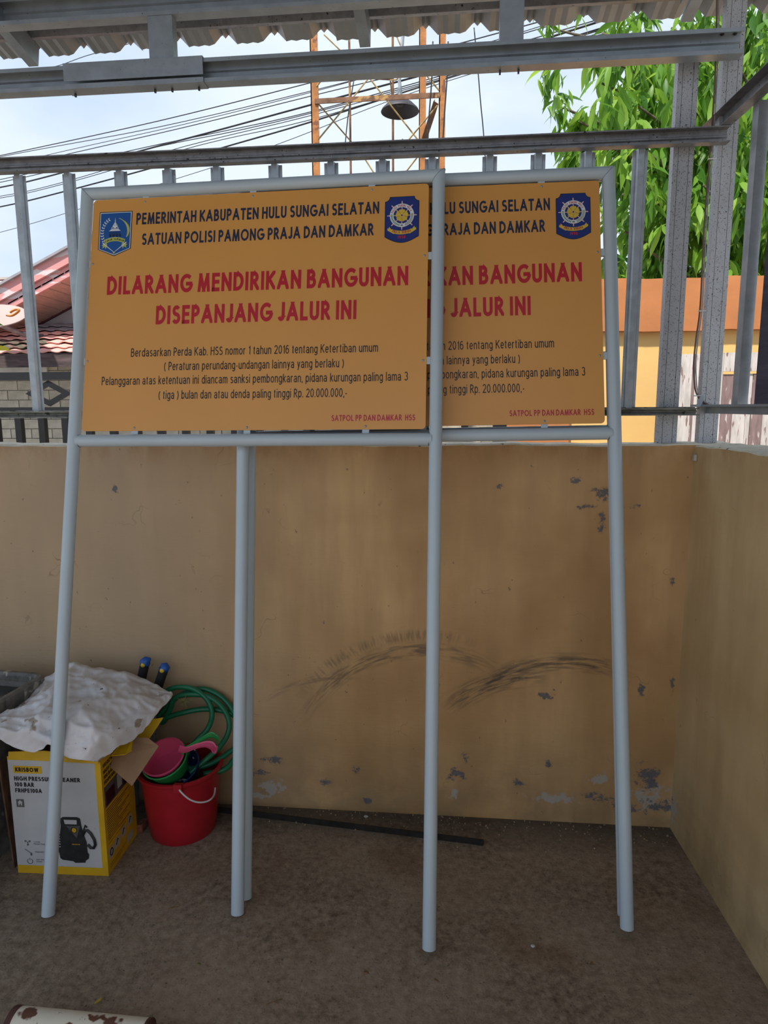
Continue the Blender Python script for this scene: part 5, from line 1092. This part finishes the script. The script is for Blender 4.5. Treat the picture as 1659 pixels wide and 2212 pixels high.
# ------------------------------------------------------------------ mango tree
T0 = Vector((3.3, 7.2, -.05))
te = empty('mango_tree', T0, 'leafy green tree rising behind the orange topped wall', 'tree')
bark = mat('grey brown bark', (.16, .12, .085), .9, var=.3, vs=12, bump=.5, bs=30)
MB().tube(crom([T0, T0+Vector((.05, 0, 1.2)), T0+Vector((-.1, -.1, 2.4)), T0+Vector((-.25, -.2, 3.6)), T0+Vector((-.3, -.2, 5.0))], 5), [.17-.12*i/20 for i in range(21)], 12).build('trunk', bark, te, True)
rnd = random.Random(3)
def inside(p): return True
tips = []
def branch(a, b_, r0, mid=.12):
    m = (a+b_)/2+Vector((0, 0, mid)); P = crom([a, m, b_], 6); MB().tube(P, [r0*(1-.75*i/(len(P)-1)) for i in range(len(P))], 6).build('branch', bark, te, True); return P
tg = []
for px, py, Y in ((1215, 232, 6.3), (1250, 262, 6.2), (1225, 335, 6.4), (1300, 180, 6.5), (1290, 300, 6.0), (1330, 135, 6.6), (1345, 420, 6.0), (1350, 500, 6.0), (1380, 230, 6.0), (1400, 330, 5.9), (1420, 440, 5.8), (1400, 540, 5.8), (1470, 160, 6.2), (1500, 280, 5.9), (1520, 400, 5.8), (1540, 520, 5.8), (1600, 150, 6.2), (1620, 260, 5.9), (1640, 420, 5.8), (1640, 520, 5.8), (1700, 200, 6), (1700, 400, 6), (1760, 300, 6.2), (1450, 60, 6.8), (1600, 40, 6.8), (1380, 70, 6.8), (1300, 72, 7.0), (1210, 66, 7.2), (1850, 250, 6.5), (1850, 450, 6.5), (1560, 90, 7.4), (1480, 480, 6.4), (1590, 330, 6.6)):
    tg.append(at(px, py, Y))
for i, p in enumerate(tg):
    z0 = min(max(1.9, p.z-.9), 4.2); base = T0+Vector((-.1, -.1, z0)); tips.append(branch(base, p, .035))
V0, F0 = leaf_geo(.19, .050, .30)
lmeshes = []
for c_ in (.12, .3, .5):
    V, F = leaf_geo(.185, .046, c_); me = bpy.data.meshes.new('leaf'); me.from_pydata(V, [], F); me.materials.append(G['leaf']); me.polygons.foreach_set('use_smooth', [True]*len(F)); me.update(); lmeshes.append((me, V, F))
singles = []; SV = []; SF = []
def add_leaf(p, az, dn, roll, s):
    M_ = Matrix.Translation(p) @ Matrix.Rotation(az, 4, 'Z') @ Matrix.Rotation(-dn, 4, 'X') @ Matrix.Rotation(roll, 4, 'Y') @ Matrix.Scale(s, 4)
    singles.append(M_)
for bi, P in enumerate(tips):
    tip = P[-1]; n_cl = 9 if bi < 8 else 15
    for c in range(n_cl):
        t = rnd.uniform(.60, 1.0) if bi >= 8 else rnd.uniform(.72, 1.0)
        sp_ = .36 if bi >= 8 else .16+.30*(1-t)
        q = P[min(len(P)-1, int(t*(len(P)-1)))]+Vector((rnd.gauss(0, sp_), rnd.gauss(0, sp_*.8), rnd.gauss(0, sp_*.75)))
        baz = rnd.uniform(0, 2*PI)
        for l in range(14):
            az = baz+rnd.gauss(0, 1.1); dn = rnd.uniform(.25, 1.35)
            add_leaf(q+Vector((rnd.gauss(0, .05), rnd.gauss(0, .05), rnd.gauss(0, .05))), az, dn, rnd.uniform(-.8, .8), rnd.uniform(.75, 1.45))
# nearest visible 300 leaves are single parts, the rest one mass
def vis(M_):
    p = M_.translation-CAM; d = p.dot(Fd)
    px = IW/2+FPX*p.dot(Rt)/d; py = IH/2-FPX*p.dot(Up)/d
    return 1180 < px < 1660 and 40 < py < 600
order = sorted([m for m in singles if vis(m)], key=lambda m: m.translation.y)
near = order[:300]; ids = set(id(m) for m in near)
for i, M_ in enumerate(near):
    o = bpy.data.objects.new('leaf', lmeshes[i % 3][0]); C.objects.link(o); o.parent = te; o.matrix_basis = Matrix.Translation(-T0) @ M_
for i, M_ in enumerate(singles):
    if id(M_) in ids: continue
    me, V, F = lmeshes[i % 3]; n = len(SV); SV += [M_ @ Vector(v) for v in V]; SF += [tuple(k+n for k in f) for f in F]
fo = mobj('foliage', SV, SF, G['leaf'], te, True); fo['kind'] = 'stuff'
# a darker leafy hedge mass deeper behind, filling the crown
t2 = Vector((3.6, 9.2, -.05)); te2 = empty('background_tree', t2, 'dark dense tree deeper behind the bright leafy one', 'tree')
MB().tube([t2, t2+Vector((0, 0, 3.0))], [.2, .12], 10).build('trunk', bark, te2, True)
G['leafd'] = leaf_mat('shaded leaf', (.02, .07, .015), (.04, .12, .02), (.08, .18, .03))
SV = []; SF = []
for i in range(5200):
    u = rnd.gauss(0, .5); v = rnd.gauss(0, .5); w_ = rnd.gauss(0, .5)
    n_ = Vector((u, v, w_)).normalized()*rnd.uniform(.6, 1.0)
    p = Vector((3.75+1.75*n_.x, 8.9+1.0*n_.y, 3.7+2.3*n_.z))
    M_ = Matrix.Translation(p) @ Matrix.Rotation(rnd.uniform(0, 6.3), 4, 'Z') @ Matrix.Rotation(-rnd.uniform(.2, 1.4), 4, 'X') @ Matrix.Rotation(rnd.uniform(-.8, .8), 4, 'Y') @ Matrix.Scale(rnd.uniform(.9, 1.6), 4)
    me, V, F = lmeshes[i % 3]; n = len(SV); SV += [M_ @ Vector(q) for q in V]; SF += [tuple(k+n for k in f) for f in F]
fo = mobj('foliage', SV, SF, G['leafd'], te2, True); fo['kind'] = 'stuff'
